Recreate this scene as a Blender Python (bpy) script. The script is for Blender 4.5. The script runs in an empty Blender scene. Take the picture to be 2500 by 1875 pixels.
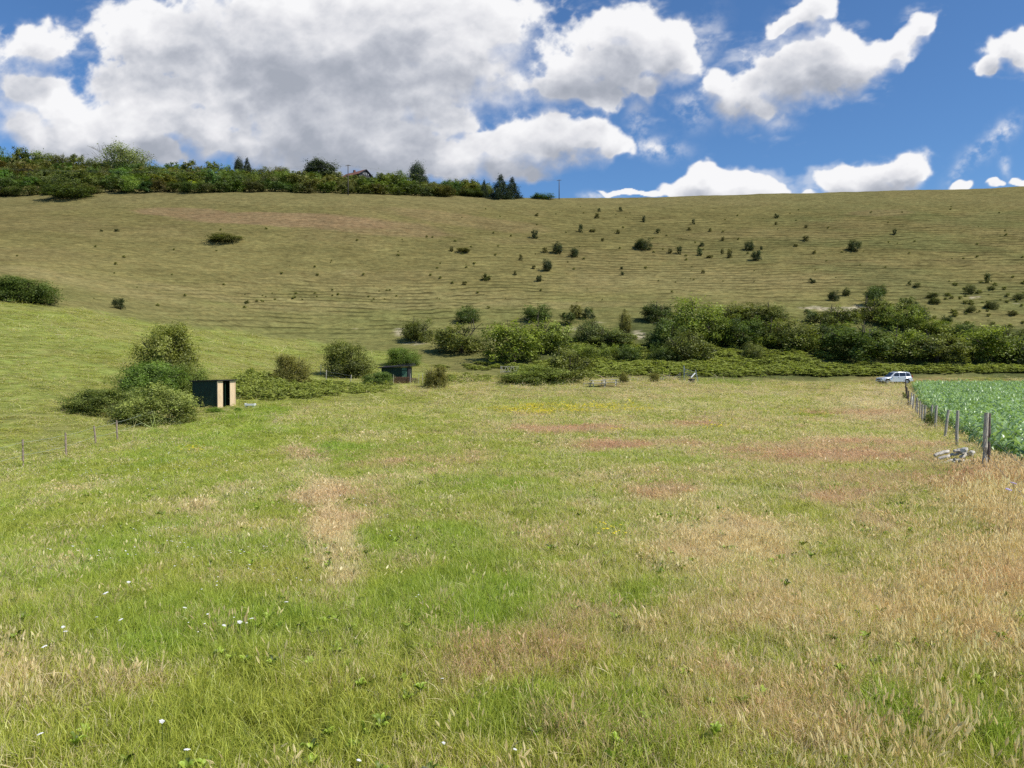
import bpy, math, random
import numpy as np
from mathutils import Vector, Matrix

# ------------------------------------------------------------------ basics
scene = bpy.context.scene
COL = scene.collection
rng = np.random.default_rng(7)
random.seed(7)
F = 1850.0                 # focal length in photo pixels (photo 2500 wide)
PITCH = math.atan(37.5 / F)
R = math.radians


def px2uv(px, py):
    xc = (px - 1250) / F
    yc = (937.5 - py) / F
    c, s = math.cos(PITCH), math.sin(PITCH)
    fy = c + yc * s
    fz = -s + yc * c
    return xc / fy, fz / fy


# ------------------------------------------------------------------ numpy noise
def _hash(ix, iy, seed):
    h = (ix.astype(np.int64) * 374761393 + iy.astype(np.int64) * 668265263 + seed * 1442695041) & 0xFFFFFFFF
    h = ((h ^ (h >> 13)) * 1274126177) & 0xFFFFFFFF
    h = (h ^ (h >> 16)) & 0xFFFFFFFF
    return h / 4294967295.0


def vnoise(x, y, seed=0):
    x = np.asarray(x, float)
    y = np.asarray(y, float)
    ix = np.floor(x)
    iy = np.floor(y)
    fx = x - ix
    fy = y - iy
    fx = fx * fx * (3 - 2 * fx)
    fy = fy * fy * (3 - 2 * fy)
    a = _hash(ix, iy, seed)
    b = _hash(ix + 1, iy, seed)
    c = _hash(ix, iy + 1, seed)
    d = _hash(ix + 1, iy + 1, seed)
    return (a * (1 - fx) + b * fx) * (1 - fy) + (c * (1 - fx) + d * fx) * fy


def fbm(x, y, seed=0, o=4):
    s = 0
    a = 0.5
    t = 0
    for k in range(o):
        s = s + a * vnoise(x * 2 ** k + 17.3 * k, y * 2 ** k - 9.1 * k, seed + k)
        t += a
        a *= 0.5
    return s / t


def sstep(a, b, x):
    t = np.clip((x - a) / (b - a), 0, 1)
    return t * t * (3 - 2 * t)


# ------------------------------------------------------------------ terrain table
def pchip(xs, ys, xq):
    xs = np.array(xs, float)
    ys = np.array(ys, float)
    h = np.diff(xs)
    d = np.diff(ys) / h
    m = np.zeros_like(ys)
    m[0] = d[0]
    m[-1] = d[-1]
    for i in range(1, len(xs) - 1):
        if d[i - 1] * d[i] > 0:
            w1 = 2 * h[i] + h[i - 1]
            w2 = h[i] + 2 * h[i - 1]
            m[i] = (w1 + w2) / (w1 / d[i - 1] + w2 / d[i])
    i = np.clip(np.searchsorted(xs, xq) - 1, 0, len(xs) - 2)
    t = np.clip((xq - xs[i]) / h[i], 0, 1)
    t2, t3 = t * t, t * t * t
    return ((2 * t3 - 3 * t2 + 1) * ys[i] + (t3 - 2 * t2 + t) * h[i] * m[i]
            + (-2 * t3 + 3 * t2) * ys[i + 1] + (t3 - t2) * h[i] * m[i + 1])


NEAR = [(-30, -2.3), (0, -2.3), (5, -2.38)]
# (distance, photo row) pairs surveyed for several bearings; the near ground is given as heights
SURVEY = {
    -700: ([(15, -3.3), (36, -5.2), (50, -3.0)], [(70, 850), (105, 690), (140, 620), (180, 550), (215, 495), (232, 478), (270, 440), (310, 400), (400, 330), (1300, 700)]),
    0: ([(15, -3.1), (36, -4.6)], [(50, 1010), (70, 880), (105, 745), (140, 672), (180, 570), (215, 503), (232, 484), (270, 440), (310, 402), (360, 392), (1300, 760)]),
    400: ([(15, -2.85), (30, -3.5), (48, -3.9), (58, -3.45)], [(75, 905), (100, 838), (120, 795), (150, 710), (185, 600), (215, 515), (232, 477), (265, 452), (300, 434), (340, 430), (1300, 780)]),
    850: ([(15, -2.7), (30, -3.1), (60, -3.2), (80, -2.2), (95, -1.6)], [(110, 897), (130, 845), (160, 740), (190, 625), (215, 530), (228, 494), (240, 477), (270, 463), (300, 458), (340, 462), (1300, 800)]),
    1250: ([(15, -2.6), (30, -2.95), (60, -3.0), (88, -1.95)], [(105, 915), (120, 870), (140, 810), (160, 750), (190, 650), (220, 560), (255, 497), (270, 484), (290, 485), (340, 510), (1300, 815)]),
    1700: ([(15, -2.5), (30, -2.9), (60, -2.95), (95, -1.95)], [(108, 916), (120, 878), (140, 805), (165, 735), (200, 640), (240, 550), (275, 494), (290, 480.5), (310, 481), (360, 510), (1300, 815)]),
    2100: ([(16, -2.4), (26, -2.8), (43, -3.2), (60, -3.05), (107, -2.2)], [(115, 915), (125, 868), (145, 790), (170, 715), (205, 620), (245, 535), (280, 480), (292, 469.5), (310, 470), (360, 500), (1300, 815)]),
    2500: ([(16, -2.3), (26, -2.75), (43, -3.2), (62, -3.0), (105, -2.3)], [(117, 905), (130, 850), (150, 775), (175, 700), (210, 610), (250, 520), (285, 465), (296, 457.5), (315, 459), (360, 490), (1300, 815)]),
    3200: ([(16, -2.2), (26, -2.6), (43, -3.0), (62, -2.8), (105, -2.0)], [(120, 890), (133, 830), (150, 760), (175, 685), (210, 590), (250, 500), (285, 445), (296, 438), (315, 440), (360, 470), (1300, 815)]),
}
TY = np.concatenate([np.arange(-30, 340, 0.5), np.arange(340, 1301, 8.0)])
cu, ctab = [], []
for px_, (zs, rows) in SURVEY.items():
    pts = list(NEAR) + list(zs)
    for (Yd, row) in rows:
        pts.append((Yd, px2uv(px_, row)[1] * Yd))
    cu.append(px2uv(px_, 900)[0])
    ctab.append(pchip([p[0] for p in pts], [p[1] for p in pts], TY))
ctab = np.array(ctab)
TU = np.linspace(cu[0], cu[-1], 241)
# smooth (Catmull-Rom like) interpolation over the bearing
TAB = np.zeros((len(TU), len(TY)))
for j in range(len(TY)):
    TAB[:, j] = pchip(cu, ctab[:, j], TU)
# soften the bearing direction a little so that no facet shows
ker = np.exp(-np.linspace(-2, 2, 17) ** 2)
ker /= ker.sum()
pad = np.pad(TAB, ((8, 8), (0, 0)), mode='edge')
TAB = sum(ker[k] * pad[k:k + len(TU)] for k in range(17))
TAB = TAB.T.copy()


def hz(X, Y):
    X = np.asarray(X, float)
    Y = np.asarray(Y, float)
    u = X / np.maximum(Y, 12)
    fu = np.clip((u - TU[0]) / (TU[1] - TU[0]), 0, len(TU) - 1.001)
    iy = np.clip(np.searchsorted(TY, Y) - 1, 0, len(TY) - 2)
    ty = np.clip((Y - TY[iy]) / (TY[iy + 1] - TY[iy]), 0, 1)
    iu = fu.astype(int)
    tu = fu - iu
    z = ((TAB[iy, iu] * (1 - tu) + TAB[iy, iu + 1] * tu) * (1 - ty)
         + (TAB[iy + 1, iu] * (1 - tu) + TAB[iy + 1, iu + 1] * tu) * ty)
    z = z + (fbm(X / 2.5, Y / 2.5, 5, 3) - 0.5) * 0.12
    hill = sstep(112, 150, Y)
    z = z + hill * ((fbm(X / 30, Y / 30, 9, 3) - 0.5) * 1.0 + (fbm(X / 5, Y / 5, 91, 3) - 0.5) * .35)
    return z


def terrace(X, Y, z):
    """sheep tracks: small steps that follow the contours of the steep slope"""
    ph = z / 1.0 + 3.4 * (fbm(X / 38 + 5, z / 9, 31, 4) - .5) + .9 * (fbm(X / 7, z / 2.5, 33, 3) - .5) + 0.30 * (fbm(X / 1.6, z / 1.0, 36, 2) - .5)
    fr = ph - np.floor(ph)
    saw = np.where(fr < .7, fr / .7, (1 - fr) / .3) - .5
    u = X / np.maximum(Y, 12)
    right = sstep(-0.15, 0.35, u)
    lowleft = sstep(24, 15, z) * sstep(-.55, -.3, u) * sstep(.12, -.05, u)
    amp = np.clip(0.20 + .75 * right + 1.1 * lowleft, 0, 1.1)
    amp = amp * (0.25 + 1.3 * fbm(X / 12, z / 1.6, 44, 3)) * sstep(3.5, 7, z) * sstep(300, 275, Y) * sstep(110, 125, Y)
    crest = sstep(1.0, .55, (z / np.maximum(Y, 1)) / 0.245)
    return saw * .42 * amp * (0.25 + .75 * crest)


def terrace_shading(X, Y, z):
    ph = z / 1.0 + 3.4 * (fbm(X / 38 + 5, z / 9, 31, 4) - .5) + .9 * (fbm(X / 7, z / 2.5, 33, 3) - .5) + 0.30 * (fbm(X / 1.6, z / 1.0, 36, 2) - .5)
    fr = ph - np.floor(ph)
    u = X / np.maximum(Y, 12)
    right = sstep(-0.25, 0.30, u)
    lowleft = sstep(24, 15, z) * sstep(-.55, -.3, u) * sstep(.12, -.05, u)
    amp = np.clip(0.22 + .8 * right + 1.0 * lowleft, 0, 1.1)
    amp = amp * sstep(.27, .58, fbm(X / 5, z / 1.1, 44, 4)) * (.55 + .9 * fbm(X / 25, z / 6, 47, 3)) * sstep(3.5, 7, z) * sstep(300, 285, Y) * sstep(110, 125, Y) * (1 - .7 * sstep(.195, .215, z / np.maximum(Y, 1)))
    dark = np.exp(-((fr - .62) / .11) ** 2)  # painted shade: dark line on the riser under each step lip
    light = np.exp(-((fr - .88) / .09) ** 2)  # painted light: pale line along the lit lip of each step
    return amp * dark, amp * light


def ground(X, Y):
    z = hz(X, Y)
    return z


_Yr = np.concatenate([np.arange(3.0, 60, .05), np.arange(60, 420, .1)])


def G(px, py):
    """world point of the terrain seen along a photo direction"""
    u, v = px2uv(px, py)
    zt = hz(u * _Yr, _Yr)
    hit = np.nonzero(zt >= v * _Yr)[0]
    if len(hit) == 0:
        k = int(np.argmax(zt / _Yr))
    else:
        k = int(hit[0])
    return Vector((u * _Yr[k], _Yr[k], zt[k]))


def at(px, Y):
    u, _ = px2uv(px, 930)
    return Vector((u * Y, Y, float(hz(u * Y, Y))))


# ------------------------------------------------------------------ object helpers
def tag(o, label=None, cat=None, group=None, kind=None):
    if label: o['label'] = label
    if cat: o['category'] = cat
    if group: o['group'] = group
    if kind: o['kind'] = kind
    return o


def empty(name, loc, rz=0):
    o = bpy.data.objects.new(name, None)
    COL.objects.link(o)
    o.location = loc
    o.rotation_euler = (0, 0, rz)
    o.empty_display_size = .2
    return o


def mesh_np(name, V, faces_v, nper, mats, smooth=False, attrs=None, matidx=None):
    """V (n,3); faces_v flat index array with nper verts per face"""
    me = bpy.data.meshes.new(name)
    V = np.asarray(V, np.float32)
    faces_v = np.asarray(faces_v, np.int32).ravel()
    nf = len(faces_v) // nper
    me.vertices.add(len(V))
    me.vertices.foreach_set('co', V.ravel())
    me.loops.add(len(faces_v))
    me.loops.foreach_set('vertex_index', faces_v)
    me.polygons.add(nf)
    me.polygons.foreach_set('loop_start', np.arange(0, nf * nper, nper, dtype=np.int32))
    me.polygons.foreach_set('loop_total', np.full(nf, nper, np.int32))
    if matidx is not None:
        me.polygons.foreach_set('material_index', np.asarray(matidx, np.int32))
    me.update(calc_edges=True)
    me.validate()
    me.polygons.foreach_set('use_smooth', np.full(len(me.polygons), smooth))
    for m in mats:
        me.materials.append(m)
    for k, arr in (attrs or {}).items():
        arr = np.asarray(arr, np.float32)
        if arr.ndim == 1:
            a = me.attributes.new(k, 'FLOAT', 'POINT')
            a.data.foreach_set('value', arr)
        else:
            a = me.attributes.new(k, 'FLOAT_COLOR', 'POINT')
            a.data.foreach_set('color', arr.ravel())
    return me


class MB:
    """collects boxes, tubes and lathes for ONE mesh"""

    def __init__(self):
        self.v = []
        self.f = []

    def add(self, vs, fs):
        b = len(self.v)
        self.v += [tuple(v) for v in vs]
        self.f += [tuple(b + i for i in f) for f in fs]
        return self

    def box(self, c, s, rz=0, M=None, taper=1.0):
        hx, hy, hzz = s[0] / 2, s[1] / 2, s[2] / 2
        vs = []
        for z in (-1, 1):
            t = taper if z > 0 else 1
            for x, y in ((-1, -1), (1, -1), (1, 1), (-1, 1)):
                vs.append(Vector((x * hx * t, y * hy * t, z * hzz)))
        m = Matrix.Translation(c) @ Matrix.Rotation(rz, 4, 'Z')
        if M is not None: m = Matrix.Translation(c) @ M
        vs = [m @ v for v in vs]
        return self.add(vs, [(3, 2, 1, 0), (4, 5, 6, 7), (0, 1, 5, 4), (1, 2, 6, 5), (2, 3, 7, 6), (3, 0, 4, 7)])

    def bar(self, a, b, w, h=None, roll=0):
        a, b = Vector(a), Vector(b)
        d = b - a
        q = d.to_track_quat('Z', 'Y').to_matrix().to_4x4() @ Matrix.Rotation(roll, 4, 'Z')
        return self.box((a + b) / 2, (w, h or w, d.length), M=q)

    def tube(self, pts, rs, n=8, cap=True):
        pts = [Vector(p) for p in pts]
        if not hasattr(rs, '__len__'): rs = [rs] * len(pts)
        vs, fs = [], []
        for i, p in enumerate(pts):
            d = (pts[min(i + 1, len(pts) - 1)] - pts[max(i - 1, 0)]).normalized()
            q = d.to_track_quat('Z', 'Y').to_matrix()
            for k in range(n):
                a = 2 * math.pi * k / n
                vs.append(p + q @ Vector((math.cos(a) * rs[i], math.sin(a) * rs[i], 0)))
        for i in range(len(pts) - 1):
            for k in range(n):
                fs.append((i * n + k, i * n + (k + 1) % n, (i + 1) * n + (k + 1) % n, (i + 1) * n + k))
        if cap:
            fs.append(tuple(range(n - 1, -1, -1)))
            fs.append(tuple((len(pts) - 1) * n + k for k in range(n)))
        return self.add(vs, fs)

    def lathe(self, prof, n=16, c=(0, 0, 0)):
        vs, fs = [], []
        for r, z in prof:
            for k in range(n):
                a = 2 * math.pi * k / n
                vs.append((c[0] + math.cos(a) * r, c[1] + math.sin(a) * r, c[2] + z))
        for i in range(len(prof) - 1):
            for k in range(n):
                fs.append((i * n + k, i * n + (k + 1) % n, (i + 1) * n + (k + 1) % n, (i + 1) * n + k))
        return self.add(vs, fs)

    def build(self, name, mat, parent=None, smooth=False, bevel=0, loc=None):
        me = bpy.data.meshes.new(name)
        me.from_pydata([tuple(v) for v in self.v], [], self.f)
        me.update()
        if smooth:
            me.polygons.foreach_set('use_smooth', [True] * len(me.polygons))
        me.materials.append(mat)
        o = bpy.data.objects.new(name, me)
        COL.objects.link(o)
        if parent is not None: o.parent = parent
        if loc is not None: o.location = loc
        if bevel:
            b = o.modifiers.new('bevel', 'BEVEL')
            b.width = bevel
            b.segments = 2
            b.limit_method = 'ANGLE'
        return o


def copy_tree(o, parent=None):
    c = o.copy()
    COL.objects.link(c)
    c.parent = parent
    for ch in o.children:
        copy_tree(ch, c)
    return c


# ------------------------------------------------------------------ node helpers
class NT:
    def __init__(self, nt):
        self.nt = nt
        self.n = nt.nodes
        self.l = nt.links

    def new(self, t, **kw):
        nd = self.n.new(t)
        for k, v in kw.items():
            setattr(nd, k, v)
        return nd

    def set(self, sock, v):
        if isinstance(v, bpy.types.NodeSocket):
            self.l.new(v, sock)
        elif v is not None:
            sock.default_value = v

    def math(self, op, a, b=None, c=None, clamp=False):
        nd = self.new('ShaderNodeMath', operation=op, use_clamp=clamp)
        self.set(nd.inputs[0], a)
        if b is not None: self.set(nd.inputs[1], b)
        if c is not None: self.set(nd.inputs[2], c)
        return nd.outputs[0]

    def vmath(self, op, a, b=None, c=None, out=0):
        nd = self.new('ShaderNodeVectorMath', operation=op)
        self.set(nd.inputs[0], a)
        if b is not None: self.set(nd.inputs[1], b)
        if c is not None: self.set(nd.inputs[2], c)
        return nd.outputs[out]

    def noise(self, vec, scale, detail=4, rough=.5, out='Fac', lac=2.0, dist=0.0, dim='3D'):
        nd = self.new('ShaderNodeTexNoise', noise_dimensions=dim)
        if vec is not None: self.set(nd.inputs['Vector'], vec)
        nd.inputs['Scale'].default_value = scale
        nd.inputs['Detail'].default_value = detail
        nd.inputs['Roughness'].default_value = rough
        nd.inputs['Lacunarity'].default_value = lac
        nd.inputs['Distortion'].default_value = dist
        return nd.outputs[out]

    def mix(self, fac, a, b, blend='MIX'):
        nd = self.new('ShaderNodeMix', data_type='RGBA', blend_type=blend)
        self.set(nd.inputs['Factor'], fac)
        self.set(nd.inputs['A'], a)
        self.set(nd.inputs['B'], b)
        return nd.outputs['Result']

    def maprange(self, v, a, b, c=0.0, d=1.0, smooth=True):
        nd = self.new('ShaderNodeMapRange')
        if smooth: nd.interpolation_type = 'SMOOTHSTEP'
        self.set(nd.inputs[0], v)
        for i, x in enumerate((a, b, c, d)):
            nd.inputs[i + 1].default_value = x
        return nd.outputs[0]

    def attr(self, name, typ='GEOMETRY', out='Fac'):
        nd = self.new('ShaderNodeAttribute', attribute_name=name, attribute_type=typ)
        return nd.outputs[out]


def material(name):
    m = bpy.data.materials.new(name)
    m.use_nodes = True
    m.node_tree.nodes.clear()
    t = NT(m.node_tree)
    out = t.new('ShaderNodeOutputMaterial')
    return m, t, out


def rgba(c): return (c[0], c[1], c[2], 1.0)


def simple(name, c, rough=.7, var=.15, scale=8.0, metal=0.0, spec=.3, stretch=(1, 1, 1), c2=None, bump=0.0):
    m, t, out = material(name)
    p = t.new('ShaderNodeBsdfPrincipled')
    tc = t.new('ShaderNodeTexCoord').outputs['Object']
    mp = t.new('ShaderNodeMapping')
    t.set(mp.inputs['Vector'], tc)
    mp.inputs['Scale'].default_value = stretch
    nz = t.noise(mp.outputs[0], scale, 6, .6)
    if c2 is None: c2 = tuple(x * (1 - 2 * var) for x in c)
    f = t.maprange(nz, .3, .7)
    col = t.mix(f, rgba(c2), rgba(c))
    t.set(p.inputs['Base Color'], col)
    p.inputs['Roughness'].default_value = rough
    p.inputs['Metallic'].default_value = metal
    p.inputs['Specular IOR Level'].default_value = spec
    if bump:
        b = t.new('ShaderNodeBump')
        b.inputs['Strength'].default_value = .6
        b.inputs['Distance'].default_value = bump
        t.set(b.inputs['Height'], nz)
        t.set(p.inputs['Normal'], b.outputs[0])
    t.l.new(p.outputs[0], out.inputs[0])
    return m


# ------------------------------------------------------------------ materials
def leaf_material(name, dark, light, trans=.3, gloss=.03, use_obj=True):
    m, t, out = material(name)
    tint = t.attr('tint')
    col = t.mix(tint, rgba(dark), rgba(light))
    if use_obj:
        oi = t.new('ShaderNodeObjectInfo')
        col = t.mix(1.0, col, oi.outputs['Color'], 'MULTIPLY')
    d = t.new('ShaderNodeBsdfDiffuse')
    tr = t.new('ShaderNodeBsdfTranslucent')
    t.set(d.inputs[0], col)
    tcol = t.mix(1.0, col, (1.15, 1.2, .6, 1), 'MULTIPLY')
    t.set(tr.inputs[0], tcol)
    mx = t.new('ShaderNodeMixShader')
    mx.inputs[0].default_value = trans
    t.l.new(d.outputs[0], mx.inputs[1])
    t.l.new(tr.outputs[0], mx.inputs[2])
    g = t.new('ShaderNodeBsdfGlossy')
    g.inputs['Roughness'].default_value = .45
    g.inputs[0].default_value = (1, 1, 1, 1)
    m2 = t.new('ShaderNodeMixShader')
    m2.inputs[0].default_value = gloss
    t.l.new(mx.outputs[0], m2.inputs[1])
    t.l.new(g.outputs[0], m2.inputs[2])
    t.l.new(m2.outputs[0], out.inputs[0])
    return m


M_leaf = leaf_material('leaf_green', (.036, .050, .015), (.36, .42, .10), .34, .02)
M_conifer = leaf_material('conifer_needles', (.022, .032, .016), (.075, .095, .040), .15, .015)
M_bark = simple('bark', (.12, .095, .07), .9, .3, 12)
M_twig = simple('grey_twig', (.30, .27, .21), .9, .25, 12)

GRASS = {'green': (.300, .340, .038), 'green2': (.72, .72, .135), 'straw': (.98, .87, .51), 'straw2': (.76, .62, .30),
         'red': (.68, .41, .25), 'lush': (.33, .46, .050)}


def grass_material(name, head=False):
    m, t, out = material(name)
    tint = t.attr('tint')
    pick = t.attr('pick')
    h = t.attr('h')
    dry = t.attr('dry', 'INSTANCER')
    red = t.attr('red', 'INSTANCER')
    lush = t.attr('lush', 'INSTANCER')
    g = t.mix(tint, rgba(GRASS['green']), rgba(GRASS['green2']))
    g = t.mix(lush, g, t.mix(tint, rgba(tuple(x * .8 for x in GRASS['lush'])), rgba(tuple(x * 1.35 for x in GRASS['lush']))))
    s = t.mix(tint, rgba(GRASS['straw2']), rgba(GRASS['straw']))
    s = t.mix(t.math('MULTIPLY', red, .85), s, t.mix(tint, rgba(tuple(x * .8 for x in GRASS['red'])), rgba(tuple(x * 1.3 for x in GRASS['red']))))
    if head:
        s = t.mix(h, t.mix(.6, g, s), s)
        col = t.mix(t.math('MULTIPLY_ADD', dry, .5, .65, clamp=True), t.mix(.5, g, s), s)
    else:
        f = t.math('SUBTRACT', dry, pick)
        f = t.maprange(f, -.06, .06)
        col = t.mix(f, g, s)
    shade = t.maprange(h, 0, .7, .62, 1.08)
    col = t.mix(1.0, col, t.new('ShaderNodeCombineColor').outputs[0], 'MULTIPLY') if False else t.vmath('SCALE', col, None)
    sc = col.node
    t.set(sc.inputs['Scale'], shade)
    d = t.new('ShaderNodeBsdfDiffuse')
    tr = t.new('ShaderNodeBsdfTranslucent')
    t.set(d.inputs[0], col)
    t.set(tr.inputs[0], col)
    mx = t.new('ShaderNodeMixShader')
    mx.inputs[0].default_value = .48
    t.l.new(d.outputs[0], mx.inputs[1])
    t.l.new(tr.outputs[0], mx.inputs[2])
    gl = t.new('ShaderNodeBsdfGlossy')
    gl.inputs['Roughness'].default_value = .4
    m2 = t.new('ShaderNodeMixShader')
    m2.inputs[0].default_value = .03
    t.l.new(mx.outputs[0], m2.inputs[1])
    t.l.new(gl.outputs[0], m2.inputs[2])
    t.l.new(m2.outputs[0], out.inputs[0])
    return m


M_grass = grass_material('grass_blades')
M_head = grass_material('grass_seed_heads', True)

# crop leaves: broad, glossy
M_crop, t, out = material('crop_leaf')
tint = t.attr('tint')
colr = t.mix(tint, (.070, .145, .042, 1), (.41, .56, .23, 1))
p = t.new('ShaderNodeBsdfPrincipled')
t.set(p.inputs['Base Color'], colr)
p.inputs['Roughness'].default_value = .36
p.inputs['Specular IOR Level'].default_value = .8
tr = t.new('ShaderNodeBsdfTranslucent')
t.set(tr.inputs[0], t.mix(1.0, colr, (1.5, 1.6, .8, 1), 'MULTIPLY'))
mx = t.new('ShaderNodeMixShader')
mx.inputs[0].default_value = .3
t.l.new(p.outputs[0], mx.inputs[1])
t.l.new(tr.outputs[0], mx.inputs[2])
t.l.new(mx.outputs[0], out.inputs[0])

# terrain
M_ground, t, out = material('turf')
colr = t.attr('Col', out='Color')
pos = t.new('ShaderNodeNewGeometry').outputs['Position']
mp = t.new('ShaderNodeMapping')
t.set(mp.inputs['Vector'], pos)
mp.inputs['Scale'].default_value = (.55, 1, 1.0)
n1 = t.noise(mp.outputs[0], 1.1, 6, .75)
n2 = t.noise(mp.outputs[0], .16, 4, .6)
f = t.math('MULTIPLY', t.maprange(n1, .25, .75, .42, 1.58, smooth=False), t.maprange(n2, .25, .75, .85, 1.15, smooth=False))
sc = t.new('ShaderNodeVectorMath', operation='SCALE')
t.set(sc.inputs[0], colr)
t.set(sc.inputs['Scale'], f)
n3 = t.noise(mp.outputs[0], .7, 5, .7)
cc = t.mix(t.maprange(n3, .42, .62, 0, .35), sc.outputs[0], t.vmath('MULTIPLY', sc.outputs[0], (1.35, 1.18, 1.1)))
d = t.new('ShaderNodeBsdfDiffuse')
t.set(d.inputs[0], cc)
b = t.new('ShaderNodeBump')
b.inputs['Strength'].default_value = .8
b.inputs['Distance'].default_value = .35
t.set(b.inputs['Height'], n1)
t.set(d.inputs['Normal'], b.outputs[0])
t.l.new(d.outputs[0], out.inputs[0])

M_wood = simple('weathered_wood', (.60, .53, .42), .85, .25, 6, stretch=(6, 6, .7), bump=.01)
M_plywood = simple('fresh_plywood', (.80, .60, .38), .7, .12, 3, stretch=(3, 3, .5))
M_greenpaint = simple('dark_green_paint', (.012, .040, .024), .6, .2, 3)
M_greendoor = simple('pale_green_door', (.10, .20, .13), .6, .15, 4)
M_felt = simple('roof_felt', (.035, .034, .036), .9, .2, 5)
M_hutwall = simple('hut_boards', (.018, .045, .028), .8, .25, 4, stretch=(6, 6, 1))
M_wicker = simple('woven_hurdle', (.20, .11, .065), .9, .35, 18, stretch=(1, 1, 3))
M_tablewood = simple('bleached_table_wood', (.62, .58, .45), .8, .2, 6, stretch=(1, 5, 5))
M_metal = simple('galvanised_steel', (.42, .44, .46), .45, .1, 6, metal=.6, spec=.5)
M_wire = simple('fence_wire', (.30, .31, .31), .5, .1, 6, metal=.5)
M_black = simple('black_rubber', (.012, .012, .014), .6, .1, 6)
M_white = simple('white_plastic', (.72, .72, .70), .5, .04, 6)
M_stone = simple('flint_stone', (.74, .69, .60), .9, .25, 5, bump=.02)
M_log = simple('sun_bleached_log', (.72, .66, .56), .85, .3, 7, stretch=(1, 1, 1), bump=.02)
M_pole = simple('creosoted_pole', (.11, .095, .085), .85, .2, 6)
M_tile = simple('red_clay_tiles', (.24, .105, .07), .85, .25, 9)
M_gable = simple('dark_timber_gable', (.035, .035, .045), .8, .2, 6)
M_plaster = simple('dark_render', (.06, .06, .07), .8, .1, 4)
M_chalk = simple('pale_chalk_stone', (.60, .52, .40), .9, .15, 3)
M_flower_w = simple('white_petals', (.82, .80, .76), .7, .05, 30)
M_flower_p = simple('lilac_petals', (.62, .50, .74), .7, .15, 60)
M_flower_y = simple('yellow_petals', (.68, .55, .02), .6, .12, 30)
M_stem = simple('flower_stem', (.12, .17, .04), .7, .2, 12)
M_paint = simple('silver_car_paint', (.60, .63, .68), .30, .03, 2, metal=.25, spec=.6)
M_glass = simple('tinted_glass', (.015, .018, .022), .08, .1, 2, spec=.8)
M_tyre = simple('tyre_rubber', (.018, .018, .018), .8, .1, 6)
M_rim = simple('alloy_rim', (.35, .36, .38), .35, .1, 6, metal=.7)
M_lamp = simple('lamp_glass', (.7, .7, .72), .15, .05, 6)
M_redlamp = simple('red_lamp_glass', (.35, .015, .012), .2, .1, 6)
M_trim = simple('black_trim', (.03, .03, .032), .6, .1, 6)

# ------------------------------------------------------------------ camera
cam_d = bpy.data.cameras.new('camera')
cam = bpy.data.objects.new('camera', cam_d)
COL.objects.link(cam)
cam_d.sensor_width = 36
cam_d.lens = 36 * F / 2500
cam_d.clip_start = .05
cam_d.clip_end = 5000
cam.location = (0, 0, 0)
cam.rotation_euler = (math.pi / 2 - PITCH, 0, 0)
scene.camera = cam

scene.view_settings.view_transform = 'Standard'
scene.view_settings.look = 'None'
scene.view_settings.exposure = 0
scene.view_settings.gamma = 1
scene.cycles.max_bounces = 8
scene.cycles.diffuse_bounces = 4
scene.cycles.glossy_bounces = 2
scene.cycles.transmission_bounces = 5
scene.cycles.transparent_max_bounces = 8
scene.cycles.use_denoising = False

# ------------------------------------------------------------------ light
SUN_EL = R(51)
to_sun = Vector((math.cos(SUN_EL) * .88, -math.cos(SUN_EL) * .475, math.sin(SUN_EL))).normalized()
sl = bpy.data.lights.new('sun', 'SUN')
sl.energy = 5.0
sl.angle = R(.55)
sl.color = (1.0, .95, .86)
so = bpy.data.objects.new('sun', sl)
COL.objects.link(so)
so.rotation_euler = to_sun.to_track_quat('Z', 'Y').to_euler()
so.location = (60, -20, 80)

# ------------------------------------------------------------------ world: sky with cumulus clouds
world = bpy.data.worlds.new('World')
scene.world = world
world.use_nodes = True
world.cycles.sampling_method = 'MANUAL'
world.cycles.sample_map_resolution = 256
world.node_tree.nodes.clear()
wt = NT(world.node_tree)
wout = wt.new('ShaderNodeOutputWorld')
bg = wt.new('ShaderNodeBackground')
bg.inputs['Strength'].default_value = .1
sky = wt.new('ShaderNodeTexSky')
sky.sky_type = 'NISHITA'
sky.sun_disc = False
sky.sun_elevation = SUN_EL
sky.sun_rotation = math.atan2(to_sun.x, to_sun.y)
sky.air_density = 1.0
sky.dust_density = .4
sky.ozone_density = 2.5

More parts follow.
